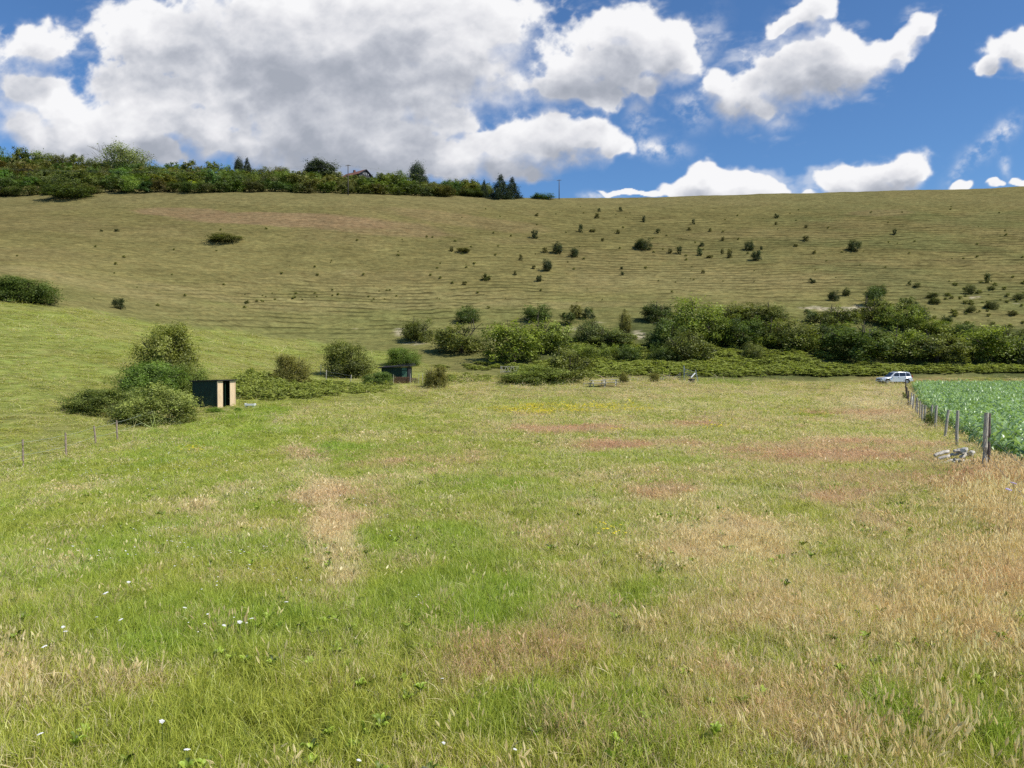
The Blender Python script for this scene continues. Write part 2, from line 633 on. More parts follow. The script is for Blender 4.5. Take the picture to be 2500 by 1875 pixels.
# cloud layout: centre and radii in photo pixels, rotation degrees, softness offset
CLOUDS = [
    (100, 115, 105, 62, 0, 0, .15), (80, 215, 120, 70, 0, .05, -.05), (140, 250, 75, 40, 0, -.1, .35), (60, 300, 100, 50, 0, .05, .1), (230, 300, 160, 70, 0, 0, .12),
    (330, 70, 95, 75, 20, 0, .2), (470, 100, 190, 120, 0, -.15, .12), (420, 210, 200, 60, 0, -.2, .05), (700, 90, 260, 110, 0, -.3, 0), (790, 200, 270, 110, 0, -.5, -.12),
    (1000, 60, 260, 100, 0, -.3, .05), (1180, 90, 180, 80, 0, .0, .05), (1100, 170, 180, 120, 0, -.2, .05), (420, 290, 180, 60, 0, -.2, .15), (560, 350, 150, 40, 12, -.1, .22),
    (300, 370, 170, 45, 0, -.2, -.02), (120, 340, 110, 45, 0, 0, .0), (800, 330, 230, 90, 0, -.4, -.16), (960, 360, 170, 70, 0, -.2, -.12), (1060, 260, 130, 80, 0, -.2, .15),
    (1110, 390, 80, 40, 0, .0, .25), (1180, 350, 100, 60, 0, 0, .1), (1220, 410, 70, 40, 0, .1, .05), (1500, 75, 130, 62, 0, -.05, .15), (1480, 150, 200, 75, -4, -.1, -.05),
    (1400, 220, 210, 55, 4, -.05, -.12), (1640, 140, 80, 75, 30, 0, .12), (1590, 215, 60, 70, 0, .1, .05), (1300, 360, 190, 70, 5, .0, .05), (1400, 340, 140, 50, 0, .0, .1),
    (1500, 362, 60, 30, 4, .05, .05), (1290, 430, 70, 40, 0, .2, 0), (1845, 250, 112, 72, 4, -.05, 0), (1770, 205, 50, 42, 0, .05, .15),
    (1960, 175, 165, 74, -8, -.08, .0), (2010, 115, 90, 55, 0, .0, .1), (2100, 160, 115, 52, -18, -.03, .05), (2205, 108, 115, 46, -30, -.03, .12), (2270, 75, 45, 40, 0, .05, .15),
    (1970, 20, 55, 32, 0, .05, .1), (1910, 60, 60, 26, -38, .12, .1), (2460, 120, 65, 38, -20, 0, .1), (2420, 165, 50, 24, -20, .05, -.05), (2510, 150, 60, 35, 0, 0, .0),
    (1740, 432, 50, 34, 0, 0, .35), (1715, 462, 110, 40, 0, -.1, .3), (1850, 452, 95, 36, 10, 0, .25), (1800, 475, 170, 20, 0, -.1, .2), (1930, 472, 60, 12, 0, 0, .2),
    (1530, 481, 90, 9, 0, 0, .35), (1650, 475, 50, 14, 0, 0, .3), (2060, 432, 80, 38, 0, -.05, .2), (2165, 424, 105, 46, -6, -.1, .15), (2120, 460, 120, 24, 0, -.1, .1),
    (2235, 430, 30, 25, 0, 0, .1), (2110, 462, 80, 20, 0, 0, 0), (2345, 455, 36, 22, 0, .0, .35), (2440, 450, 28, 9, 0, 0, .3), (2500, 450, 24, 12, 0, 0, .3),
    (-250, 200, 260, 180, 0, -.1), (2800, 260, 190, 90, 0, 0), (3300, 120, 300, 140, 0, 0), (600, -300, 520, 150, 0, -.1), (1900, -330, 300, 110, 0, 0),
]
skyc = wt.vmath('MULTIPLY', sky.outputs[0], (.66, .96, 1.27))
wt.set(bg.inputs['Color'], skyc)
wt.l.new(bg.outputs[0], wout.inputs[0])


def gnoise(x, y, seed=0):
    """gradient noise, about -0.7 .. 0.7"""
    ix, iy = np.floor(x), np.floor(y)
    fx, fy = x - ix, y - iy
    ux = fx * fx * fx * (fx * (fx * 6 - 15) + 10)
    uy = fy * fy * fy * (fy * (fy * 6 - 15) + 10)

    def gr(i, j):
        a_ = _hash(ix + i, iy + j, seed) * 2 * np.pi
        return np.cos(a_) * (fx - i) + np.sin(a_) * (fy - j)
    return (gr(0, 0) * (1 - ux) + gr(1, 0) * ux) * (1 - uy) + (gr(0, 1) * (1 - ux) + gr(1, 1) * ux) * uy


def gfbm(x, y, seed, o, rough=.55, billow=False):
    s_, a_, t_ = 0, 1.0, 0
    for k in range(o):
        c_, n_ = math.cos(.6 * k), math.sin(.6 * k)
        f_ = 2.03 ** k
        v_ = gnoise((x * c_ - y * n_) * f_ + 3.7 * k, (x * n_ + y * c_) * f_ - 5.1 * k, seed + k)
        if billow: v_ = .28 - np.abs(v_)
        s_ = s_ + a_ * v_
        t_ += a_
        a_ *= rough
    return s_ / t_


def cloud_density(U, V):
    wu = gfbm(U * 6, V * 7, 201, 4) * .035 + gfbm(U * 26, V * 30, 207, 3) * .022
    wv = gfbm(U * 6, V * 7, 211, 4) * .030 + gfbm(U * 26, V * 30, 217, 3) * .020
    Uw, Vw = U + wu, V + wv
    acc = np.zeros_like(U)
    br = np.zeros_like(U)
    for cl in CLOUDS:
        cx, cy, rx, ry, rot, off = cl[:6]
        bb = cl[6] if len(cl) > 6 else 0
        u0, v0 = px2uv(cx, cy)
        a_ = R(-rot)
        du, dv = Uw - u0, Vw - v0
        x_ = (du * math.cos(a_) + dv * math.sin(a_)) / (rx / F)
        y_ = (-du * math.sin(a_) + dv * math.cos(a_)) / (ry / F)
        q_ = np.sqrt(x_ * x_ + y_ * y_) + off
        w_ = np.exp(-7.0 * q_)
        acc += w_
        br += w_ * bb
    body_ = 1 + np.log(acc + 1e-9) / 7.0
    br = br / (acc + 1e-9)
    small = np.exp(-((V - .21) / .05) ** 2)
    d_ = body_ * (1.15 + .7 * small) + gfbm(U * 11, V * 13, 221, 7, .56) * .80 + gfbm(U * 3.5, V * 5, 231, 3) * .35 + gfbm(U * 17, V * 19, 241, 6, .58, True) * 1.0 - .02
    return d_, br


cuu = np.concatenate([np.linspace(-1.9, -.75, 110, endpoint=False), np.linspace(-.75, .75, 1260, endpoint=False), np.linspace(.75, 1.9, 110)])
cvv = np.concatenate([np.linspace(.12, .56, 390, endpoint=False), np.linspace(.56, 1.1, 60)])
CU, CV = np.meshgrid(cuu, cvv)
cs = CU.shape
CUf, CVf = CU.ravel(), CV.ravel()
CD, CB = cloud_density(CUf, CVf)
occ = np.zeros_like(CD)
D2 = np.clip(CD, 0, 1.3).reshape(cs)


def sample(U, V):
    i = np.clip(np.interp(V, cvv, np.arange(len(cvv))), 0, len(cvv) - 1.01)
    j = np.clip(np.interp(U, cuu, np.arange(len(cuu))), 0, len(cuu) - 1.01)
    i0, j0 = i.astype(int), j.astype(int)
    ti, tj = i - i0, j - j0
    return (D2[i0, j0] * (1 - ti) + D2[i0 + 1, j0] * ti) * (1 - tj) + (D2[i0, j0 + 1] * (1 - ti) + D2[i0 + 1, j0 + 1] * ti) * tj


for k, st in enumerate((.004, .009, .016, .026, .040, .058, .080)):
    occ += sample(CUf + st * .40, CVf + st * .92) * (.8 + .12 * k)
occ /= 7
soft = sstep(-.12, .16, gfbm(CUf * 5 + 9, CVf * 7, 351, 3) - .5 * (CD - sample(CUf + .004, CVf + .022)))
alpha = sstep(-.02, 1, (CD + .10 * soft) / (.38 + .65 * soft))
wisp = sstep(-.55, .10, CD) * sstep(.0, .28, gfbm(CUf * 6 + CVf * 5, CVf * 16 - CUf * 4, 361, 6, .6))
alpha = np.maximum(alpha, .5 * wisp)
alpha = alpha ** 1.1
wf_ = sstep(-.22, .30, gfbm(CUf * 22, CVf * 26, 371, 6, .62))
for (cx, cy, rx_, ry_, ro_, am_) in ((2445, 325, 48, 20, 40, .95), (2395, 368, 46, 20, 35, .9), (2452, 390, 12, 42, 8, .5), (2350, 408, 46, 16, 50, .6), (1715, 105, 34, 62, -25, .6), (1850, 130, 60, 34, 40, .55),
                                     (1690, 265, 50, 40, 0, .6), (1560, 300, 26, 55, 0, .6), (1905, 70, 70, 26, 45, .7), (1400, 300, 60, 50, 0, .5), (1900, 300, 40, 22, 0, .4), (1460, 478, 40, 9, 0, .8), (1600, 362, 60, 22, -6, .9), (1270, 130, 70, 60, 0, .5)):
    u0, v0 = px2uv(cx, cy)
    a_ = R(ro_)
    du_, dv_ = CUf - u0, CVf - v0
    x_ = (du_ * math.cos(a_) + dv_ * math.sin(a_)) / (rx_ / F)
    y_ = (-du_ * math.sin(a_) + dv_ * math.cos(a_)) / (ry_ / F)
    alpha = np.maximum(alpha, am_ * np.exp(-(x_ ** 2 + y_ ** 2)) * wf_ * 1.3)
alpha = np.clip(alpha, 0, 1)
lowc = sstep(.30, .24, CVf)
D3 = gfbm(CUf * 9, CVf * 12, 321, 7, .6, True) + .6 * gfbm(CUf * 5, CVf * 7, 331, 5, .55)
D4 = D3.reshape(cs)
sv = D2
D2 = D4
rel1 = D3 - sample(CUf + .010, CVf + .016)
rel2 = D3 - sample(CUf + .028, CVf + .040)
D2 = sv
bright = .28 + .95 * np.exp(-1.5 * np.clip(occ, 0, 3))
bright += .70 * rel1 + .60 * rel2 + .10 + lowc * (.35 * gfbm(CUf * 34, CVf * 44, 381, 5, .6, True) - .10) + CB + .30 * gfbm(CUf * 5, CVf * 8, 341, 4)
rel = np.clip(CD, 0, .6)
under = sample(CUf + .006, CVf + .030) - sample(CUf - .004, CVf - .026)
under2 = sample(CUf + .002, CVf + .012) - sample(CUf - .002, CVf - .012)
bright -= .42 * np.clip(under, -.15, .8) + .12 * np.clip(under2, -.3, .6) + .10 * sstep(.25, .9, CD) - .06
bright = np.clip(bright + .10 * (1 - rel / .6), 0, 1.15)
stops = np.array([0, .25, .5, .8, 1.15])
crgb = np.stack([np.interp(bright, stops, [.38, .47, .60, .78, .94]), np.interp(bright, stops, [.41, .495, .62, .785, .94]),
                 np.interp(bright, stops, [.475, .56, .675, .82, .955])], -1)
cidx = np.arange(cs[0] * cs[1]).reshape(cs)
cf = np.stack([cidx[:-1, :-1], cidx[:-1, 1:], cidx[1:, 1:], cidx[1:, :-1]], -1).reshape(-1, 4)
cf = cf[alpha[cf].max(1) > .004]
used = np.unique(cf)
remap = np.zeros(len(CUf), np.int64)
remap[used] = np.arange(len(used))
dirs = np.stack([CUf, np.ones_like(CUf), CVf], -1)[used]
dirs /= np.linalg.norm(dirs, axis=1)[:, None]
M_cloud, t, out = material('cumulus_cloud')
em = t.new('ShaderNodeEmission')
t.set(em.inputs[0], t.attr('Col', out='Color'))
tp = t.new('ShaderNodeBsdfTransparent')
mx = t.new('ShaderNodeMixShader')
t.set(mx.inputs[0], t.attr('alpha'))
t.l.new(tp.outputs[0], mx.inputs[1])
t.l.new(em.outputs[0], mx.inputs[2])
t.l.new(mx.outputs[0], out.inputs[0])
try:
    M_cloud.cycles.emission_sampling = 'NONE'
except Exception:
    pass
cme = mesh_np('sky', dirs * 3600, remap[cf], 4, [M_cloud], True,
              {'Col': np.concatenate([crgb, np.ones((len(crgb), 1))], 1)[used], 'alpha': alpha[used]})
osky = bpy.data.objects.new('sky', cme)
COL.objects.link(osky)
tag(osky, kind='structure')

# ------------------------------------------------------------------ meadow patterns
def ellipse(px, py, rx, ry):
    c = G(px, py)
    a = G(px, py + ry)
    b_ = G(px, py - ry)
    return (c.x, c.y, rx * c.y / F, max(abs(b_.y - a.y) / 2, .15))


def blob(X, Y, e, wob=.5, seed=3, sharp=.35):
    dx = (X - e[0] / e[1] * Y) / e[2]
    dy = (Y - e[1]) / e[3]
    r = np.sqrt(dx * dx + dy * dy) + wob * (fbm(X / (e[2] * .35 + .05), Y / (e[3] * .35 + .05), seed, 4) - .5)
    return 1 - sstep(1 - sharp, 1 + sharp, r)


DRY = [(ellipse(*a), s) for a, s in [
    ((765, 1130, 40, 30), .45), ((790, 1205, 62, 40), .8), ((812, 1285, 68, 50), .8), ((830, 1370, 66, 45), .7), ((838, 1430, 52, 32), .4), ((684, 1040, 9, 22), .45), ((705, 1085, 18, 22), .4), ((735, 1110, 28, 20), .4),
    ((600, 1060, 90, 40), -.15), ((470, 1150, 120, 50), -.15), ((330, 1300, 160, 70), -.12),
    ((1820, 1315, 170, 42), .55), ((2090, 1124, 120, 9), .5), ((2070, 1222, 120, 16), .35), ((2420, 1200, 110, 60), .55), ((2300, 1480, 200, 90), .3),
    ((2490, 1400, 90, 170), .25), ((1300, 1790, 150, 60), .2), ((2060, 1850, 90, 30), .25), ((240, 1200, 150, 30), .2), ((100, 1650, 250, 120), .25), ((1600, 960, 500, 10), .15),
    ((2160, 985, 90, 40), .3), ((1100, 955, 400, 8), .1), ((450, 1240, 80, 25), .15), ((560, 1120, 400, 40), -.15), ((2480, 1150, 90, 40), .6)]]
RED = [(ellipse(*a), s) for a, s in [
    ((1390, 1052, 150, 11), .6), ((1130, 1060, 120, 9), .3), ((1500, 1092, 90, 9), .75), ((1640, 1092, 70, 7), .5), ((1690, 1039, 60, 6), .65), ((1480, 1100, 70, 9), .8), ((2050, 1105, 350, 24), .45),
    ((1590, 1210, 110, 26), .5), ((2060, 1222, 110, 14), .4), ((2100, 1010, 140, 8), .6), ((1350, 1560, 130, 70), .3), ((1250, 1620, 220, 60), .3),
    ((1150, 1600, 110, 90), .25), ((1760, 1660, 40, 22), .4), ((830, 1230, 150, 40), .35), ((1020, 1125, 230, 30), .4), ((1830, 1760, 110, 40), .15),
    ((800, 1110, 120, 12), .5), ((1500, 1780, 250, 80), .3), ((2200, 1190, 260, 30), .3), ((480, 1550, 120, 40), .3), ((2010, 1128, 230, 13), .4)]]
LUSH = [(ellipse(*a), s) for a, s in [
    ((820, 1110, 90, 28), .7), ((1250, 1760, 150, 80), .8), ((1560, 1800, 170, 90), .8), ((2150, 1780, 90, 80), .8), ((1560, 1470, 90, 40), .6),
    ((520, 1060, 250, 50), .4), ((1050, 1350, 220, 80), .35), ((1780, 935, 100, 8), .8), ((600, 1010, 120, 16), .6), ((2420, 1700, 100, 120), .25), ((350, 1500, 300, 120), .2),
    ((1100, 1480, 200, 70), .3), ((2460, 1840, 80, 60), .6), ((150, 1400, 250, 120), .3), ((1180, 1210, 200, 50), .3)]]


def fields(X, Y):
    u = X / np.maximum(Y, 6)
    n1 = fbm(X / 3.2, Y / 4.5, 51, 4)
    n2 = fbm(X / .7, Y / .8, 61, 3)
    n3 = fbm(X / 9, Y / 14, 71, 3)
    n4 = fbm(X / 1.6, Y / 1.3, 55, 3)
    n5 = fbm(X / 7, Y / 2.6, 57, 4)
    dry = .25 + .23 * sstep(-.30, .30, u) + .5 * (n5 - .5) * sstep(-.3, .1, u) + (n1 - .5) * .8 + (n2 - .5) * .9 + (n4 - .5) * .5 + .03 * sstep(40, 90, Y)
    red = .10 + (n3 - .42) * .6 * sstep(-.45, .2, u) + (n2 - .5) * .6 + .65 * (n5 - .5) * sstep(-.35, .15, u)
    lush = .18 + (fbm(X / 1.4, Y / 1.8, 81, 3) - .5) * 1.0 + .12 * sstep(.1, -.4, u)
    for e_, s in DRY: dry = dry + s * blob(X, Y, e_, .9, 3)
    for e_, s in RED:
        k = blob(X, Y, e_, .9, 13)
        red = red + s * k
        dry = dry + .55 * s * k
    for e_, s in LUSH:
        k = blob(X, Y, e_, .8, 23)
        lush = lush + s * k * .6
        dry = dry - .45 * s * k
    # green pasture beyond the left fence
    past = pasture(X, Y)
    dry = dry * (1 - past) + past * (.22 + (n1 - .5) * .35 + .12 * (n3 > .5))
    red = red * (1 - past)
    lush = lush * (1 - .6 * past)
    return np.clip(dry, 0.03, 1), np.clip(red, 0, 1), np.clip(lush, 0, 1)


FA, FB = G(57, 1142), G(287, 1078)


def pasture(X, Y):
    # side of the left fence line, and everything past the bramble belt on the left
    d = (FB - FA)
    side = (d.x * (Y - FA.y) - d.y * (X - FA.x)) / math.hypot(d.x, d.y)
    edge = np.where(Y < 46, sstep(0, 2.0, side), sstep(-10.5, -13, X + .0 * Y) * sstep(58, 64, Y - .25 * (X + 30)) + sstep(0, 2, side) * (Y < 66))
    return np.clip(edge, 0, 1) * (X < 5)


FENCE = [(16.6, 2405), (26, 2337), (31.7, 2306), (38.7, 2284), (43, 2257), (47, 2247), (52, 2237), (56, 2230), (62, 2220), (70, 2216), (79, 2213), (88, 2211), (97, 2210)]
FX = np.array([px2uv(p, 1000)[0] * Y for Y, p in FENCE])
FY = np.array([Y for Y, p in FENCE], float)


def fence_x(Y): return np.interp(Y, np.concatenate([[-30, 0], FY, [130]]), np.concatenate([[-12, 2.2], FX, [68]]))


def in_crop(X, Y):
    near = 17.2 + .25 * np.clip(14.5 - X, 0, 10)
    return (X > fence_x(Y) + .9 + .5 * vnoise(Y / 1.5, Y * 0, 7)) & (Y > near) & (Y < 101)


def bare(px, py, rx, ry): return ellipse(px, py, rx, ry)


CHALK = [bare(*a) for a in [(2060, 756, 55, 7), (2100, 752, 35, 6), (1985, 752, 30, 4), (978, 812, 16, 9), (1010, 838, 30, 4), (1405, 802, 12, 4), (1560, 815, 14, 10), (2385, 725, 10, 2),
                            (1460, 787, 16, 3), (2480, 742, 10, 2), (870, 803, 12, 2), (1548, 822, 22, 8), (2375, 727, 8, 2)]]
TRACK = None


def hill_mask(X, Y, z):
    # edge between bright pasture and the olive hill, followed in elevation angle
    u = X / np.maximum(Y, 12)
    uv = z / np.maximum(Y, 12)
    bu = np.array([px2uv(a, 0)[0] for a in (-700, 0, 200, 400, 700, 950, 1050, 1300, 2500, 3200)])
    bv = np.array([px2uv(0, b_)[1] for b_ in (700, 742, 765, 792, 832, 862, 905, 925, 925, 925)])
    lim = np.interp(u, bu, bv) + (fbm(X / 6, Y / 6, 111, 3) - .5) * .012
    return sstep(-.003, .006, uv - lim) * (Y > 60)


def ground_colour(X, Y, z):
    n = X.shape
    green = np.array([.16, .185, .036])
    bright = np.array([.225, .255, .065])
    olive = np.array([.170, .150, .056])
    straw = np.array([.30, .24, .105])
    brown = np.array([.205, .145, .075])
    dark = np.array([.035, .042, .016])
    dry, red, lush = fields(X, Y)
    c = green[None, :] * (1 - dry[:, None]) + (straw * .62)[None, :] * dry[:, None]
    c = c * (1 - .5 * red[:, None]) + (np.array([.17, .095, .06]) * .5)[None, :] * red[:, None]
    far = sstep(12, 45, Y)[:, None]
    cfar = bright[None, :] * (1 - dry[:, None]) + straw[None, :] * dry[:, None]
    cfar = cfar * (1 - .6 * red[:, None]) + np.array([.26, .15, .10])[None, :] * .6 * red[:, None]
    c = c * (1 - far) + cfar * far * .9
    past = pasture(X, Y)[:, None]
    pc = bright * np.array([1.0, 1.02, 1])
    pn = fbm(X / 7, Y / 5, 101, 4)[:, None]
    pc = pc[None, :] * (1 - .4 * sstep(.4, .65, pn)) + straw[None, :] * (.30 * sstep(.45, .62, pn)) + 0 * pn
    c = c * (1 - past) + pc * past
    # hill above the pasture / field
    u = X / np.maximum(Y, 12)
    uv = z / np.maximum(Y, 12)
    hill = hill_mask(X, Y, z)[:, None]
    n1 = fbm(X / 22, z / 5, 121, 4)[:, None]
    n2 = fbm(X / 7, z / 1.4, 131, 4)[:, None]
    oc = olive[None, :] * (.80 + .55 * n2) * (1.0 - .20 * sstep(12, 42, z)[:, None]) + 0 * n1
    # greener low down and at left, browner in the middle band
    low = sstep(22, 8, z)[:, None]
    oc = oc * (1 - .55 * low) + (np.array([.150, .165, .052]))[None, :] * .55 * low
    oc = oc * (1 - .35 * sstep(.45, .7, n1)) + straw[None, :] * .62 * .35 * sstep(.45, .7, n1)
    gright = (sstep(.05, .5, u)[:, None]) * sstep(.4, .65, fbm(X / 30, z / 6, 141, 3))[:, None]
    oc = oc * (1 - .35 * gright) + np.array([.105, .125, .045])[None, :] * .35 * gright
    # crest strip: paler
    cr = sstep(.202, .222, uv)[:, None]
    oc = oc * (1 - .5 * cr) + np.array([.175, .155, .065])[None, :] * .5 * cr
    # brown bracken patch at upper left
    for (a, s) in BR:
        k = (blob(X, Y, a, .45, 15, .2) * s)[:, None]
        oc = oc * (1 - k) + brown[None, :] * k
    for a in PALE:
        k = (blob(X, Y, a, .7, 17, .5) * .5)[:, None]
        oc = oc * (1 - k) + np.array([.235, .20, .085])[None, :] * k
    td, tl = terrace_shading(X, Y, z)
    oc = oc * (1 - .58 * td[:, None]) * (1 + .62 * tl[:, None])  # shade and light of the sheep-track steps, put into the hill colour
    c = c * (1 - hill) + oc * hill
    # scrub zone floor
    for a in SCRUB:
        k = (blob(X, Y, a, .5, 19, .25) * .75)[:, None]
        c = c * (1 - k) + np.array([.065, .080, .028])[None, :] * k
    for a in CHALK:
        k = (blob(X, Y, a, .9, 29, .4) * .48 * (fbm(X / .8, Y / .8, 5, 3) > .42))[:, None]
        c = c * (1 - k) + np.array([.50, .43, .31])[None, :] * k
    k = in_crop(X, Y).astype(float)[:, None]
    c = c * (1 - k) + np.array([.06, .075, .03])[None, :] * k
    return np.clip(c, 0.004, 1)


BR = [(ellipse(700, 535, 260, 17), .9), (ellipse(450, 520, 120, 12), .8), (ellipse(900, 550, 200, 20), .55), (ellipse(1150, 540, 200, 16), .35), (ellipse(2150, 520, 80, 8), .35)]
PALE = [ellipse(*a) for a in [(200, 690, 260, 14), (520, 722, 260, 10), (860, 745, 260, 9), (1300, 745, 260, 9), (860, 665, 30, 8), (1000, 720, 200, 16), (60, 660, 120, 12), (1700, 690, 300, 26)]]
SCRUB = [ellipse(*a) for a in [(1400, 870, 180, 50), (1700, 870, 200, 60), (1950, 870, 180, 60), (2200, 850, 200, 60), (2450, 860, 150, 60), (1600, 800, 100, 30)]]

# ------------------------------------------------------------------ terrain mesh
ss = np.linspace(-1.0, 1.0, 620)
rows = np.concatenate([np.linspace(-14.5, 3, 8), np.geomspace(3.5, 110, 270), np.arange(110.22, 300, .24), np.geomspace(301, 1290, 40)])
SS, YY = np.meshgrid(ss, rows)
XX = SS * (YY + 15)
Xf, Yf = XX.ravel(), YY.ravel()
zb = hz(Xf, Yf)
zz = zb + terrace(Xf, Yf, zb)
nr, nc = XX.shape
idx = np.arange(nr * nc).reshape(nr, nc)
fcs = np.stack([idx[:-1, :-1], idx[:-1, 1:], idx[1:, 1:], idx[1:, :-1]], -1).reshape(-1, 4)
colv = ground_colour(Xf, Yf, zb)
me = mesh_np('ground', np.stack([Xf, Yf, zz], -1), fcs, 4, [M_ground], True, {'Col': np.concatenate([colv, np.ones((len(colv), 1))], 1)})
og = bpy.data.objects.new('ground', me)
COL.objects.link(og)
tag(og, kind='structure')

GD = 1.0   # ground cover density
# ------------------------------------------------------------------ foliage templates
def unit(v): return v / np.maximum(np.linalg.norm(v, axis=-1, keepdims=True), 1e-9)


def leaf_quads(P, N, s, asp, r_):
    t1 = unit(np.cross(N, unit(r_.normal(size=P.shape))))
    t2 = np.cross(N, t1)
    s = s[:, None]
    V = np.stack([P - t1 * s, P + t2 * s * asp + N * s * .15, P + t1 * s, P - t2 * s * asp + N * s * .15], 1).reshape(-1, 3)
    return V


def foliage(name, lobes, n, ls, seed, mat, asp=.55, spray=.06, clump=46, inner=.12, flat=1.0):
    """lobes: (x,y,z,r) in a unit bush; leaves gather in clumps on the lobes"""
    r_ = np.random.default_rng(seed)
    L = np.array(lobes, float)
    area = L[:, 3] ** 2
    nc = max(int(n / clump), 8)
    li = r_.choice(len(L), nc, p=area / area.sum())
    d = unit(r_.normal(size=(nc, 3)) + np.array([0, 0, .25]))
    rad = L[li, 3] * np.where(r_.uniform(0, 1, nc) < .12, r_.uniform(1.1, 1.5, nc), r_.uniform(.68, 1.12, nc))
    C = L[li, :3] + d * rad[:, None] * np.array([1, 1, flat])
    ct = r_.uniform(0, 1, nc)
    k = r_.integers(0, nc, n)
    spread = (L[li, 3] * .20 + .012)[k]
    P = C[k] + r_.normal(size=(n, 3)) * spread[:, None]
    # some long sprays sticking out of the outline
    out = r_.uniform(0, 1, n) < spray
    P[out] += d[k][out] * r_.uniform(.02, .10, out.sum())[:, None]
    ins = r_.uniform(0, 1, n) < inner
    P[ins] = L[li[k[ins]], :3] + (P[ins] - L[li[k[ins]], :3]) * r_.uniform(.3, .8, ins.sum())[:, None]
    P[:, 2] = np.abs(P[:, 2])
    N = unit(d[k] + r_.normal(size=(n, 3)) * .50 + np.array([0, 0, .25]))
    s = ls * r_.uniform(.6, 1.35, n)
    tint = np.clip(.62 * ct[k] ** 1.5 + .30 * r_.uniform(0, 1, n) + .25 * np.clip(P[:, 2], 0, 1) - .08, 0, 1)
    V = leaf_quads(P, N, s, asp, r_)
    return mesh_np(name, V, np.arange(len(V)), 4, [mat], False, {'tint': np.repeat(tint, 4)})


def lobes_round(seed, n=18, low=.0, tall=1.0):
    r_ = np.random.default_rng(seed)
    L = [(0, 0, .45, .33), (0.05, 0, .22, .30)]
    for i in range(n):
        a = r_.uniform(0, 2 * math.pi)
        z = r_.uniform(.12, .80)
        prof = math.sqrt(max(0, 1 - ((z - .36) / .58) ** 2))
        rr = .33 * prof * r_.uniform(.75, 1.08)
        L.append((rr * math.cos(a), rr * math.sin(a), z, r_.uniform(.11, .20)))
    return L


def lobes_spread(seed, n=20):
    r_ = np.random.default_rng(seed)
    L = []
    for i in range(n):
        a = r_.uniform(0, 2 * math.pi)
        rr = math.sqrt(r_.uniform(0, 1)) * .38
        z = r_.uniform(.15, .78) * math.sqrt(max(.05, 1 - (rr / .5) ** 2))
        L.append((rr * math.cos(a), rr * math.sin(a), z, r_.uniform(.12, .19)))
    return L


def lobes_mound(seed, n=26):
    r_ = np.random.default_rng(seed)
    L = []
    for i in range(n):
        a = r_.uniform(0, 2 * math.pi)
        rr = math.sqrt(r_.uniform(0, 1)) * .40
        z = .84 * math.sqrt(max(.02, 1 - (rr / .48) ** 2)) * r_.uniform(.45, 1)
        L.append((rr * math.cos(a), rr * math.sin(a), z, r_.uniform(.10, .16)))
    for i in range(12):
        a = i * .5236 + r_.uniform(-.2, .2)
        L.append((.37 * math.cos(a), .37 * math.sin(a), r_.uniform(.04, .2), r_.uniform(.11, .15)))
    return L


def lobes_cone(seed, n=26, base=.30):
    r_ = np.random.default_rng(seed)
    L = []
    for i in range(n):
        z = (i + .5) / n
        a = i * 2.4 + r_.uniform(-.4, .4)
        rr = base * (1 - z) ** .8 * r_.uniform(.6, 1.1)
        L.append((rr * math.cos(a), rr * math.sin(a), z * .9 + .02, .05 + .10 * (1 - z)))
    return L


def branches(name, seed, h=.7, n=7, r0=.035, spread=.3, levels=2, mat=None):
    r_ = random.Random(seed)
    mb = MB()

    def grow(p, d, ln, r, lv):
        q = p + d * ln * .5 + Vector((r_.uniform(-1, 1), r_.uniform(-1, 1), 0)) * ln * .05
        e_ = p + d * ln
        mb.tube([p, q, e_], [r, r * .8, r * .5], 5)
        if lv > 0:
            for _ in range(3):
                dd = (d + Vector((r_.uniform(-1, 1), r_.uniform(-1, 1), r_.uniform(-.2, .7))) * .75).normalized()
                grow(q.lerp(e_, r_.uniform(.2, 1)), dd, ln * .6, r * .5, lv - 1)
    mb.tube([(0, 0, -.06), (.005, 0, h * .2), (.0, .01, h * .42)], [r0 * 1.3, r0, r0 * .85], 7)
    for i in range(n):
        a = 2 * math.pi * i / n + r_.uniform(-.4, .4)
        d = Vector((math.cos(a) * spread, math.sin(a) * spread, r_.uniform(.35, .8))).normalized()
        grow(Vector((0, 0, h * r_.uniform(.12, .42))), d, h * r_.uniform(.4, .62), r0 * .5, levels - 1)
    me = bpy.data.meshes.new(name)
    me.from_pydata([tuple(v) for v in mb.v], [], mb.f)
    me.update()
    me.materials.append(mat or M_bark)
    return me


T = {}
for i in range(4):
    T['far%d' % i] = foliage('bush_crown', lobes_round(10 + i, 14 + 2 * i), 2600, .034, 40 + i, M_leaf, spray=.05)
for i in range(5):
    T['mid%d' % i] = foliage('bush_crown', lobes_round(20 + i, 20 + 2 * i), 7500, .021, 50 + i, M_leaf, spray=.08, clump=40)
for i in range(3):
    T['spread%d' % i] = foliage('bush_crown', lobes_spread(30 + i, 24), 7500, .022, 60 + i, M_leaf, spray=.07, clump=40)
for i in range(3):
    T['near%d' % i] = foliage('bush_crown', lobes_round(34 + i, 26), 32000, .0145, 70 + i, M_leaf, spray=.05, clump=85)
for i in range(2):
    T['mound%d' % i] = foliage('bramble_crown', lobes_mound(44 + i, 30), 24000, .0145, 80 + i, M_leaf, spray=.04, clump=45)
T['cone'] = foliage('conifer_crown', lobes_cone(5, 30, .36), 11000, .022, 91, M_conifer, asp=.35, spray=.25, clump=25)
T['pine'] = foliage('pine_crown', [(0, 0, .78, .20), (.16, 0, .62, .16), (.30, .05, .42, .15), (-.14, 0, .66, .15), (.05, .1, .5, .18), (.36, 0, .25, .12), (-.05, -.1, .55, .15), (.18, 0, .35, .16)],
                    11000, .02, 92, M_conifer, asp=.4, spray=.15, clump=25)
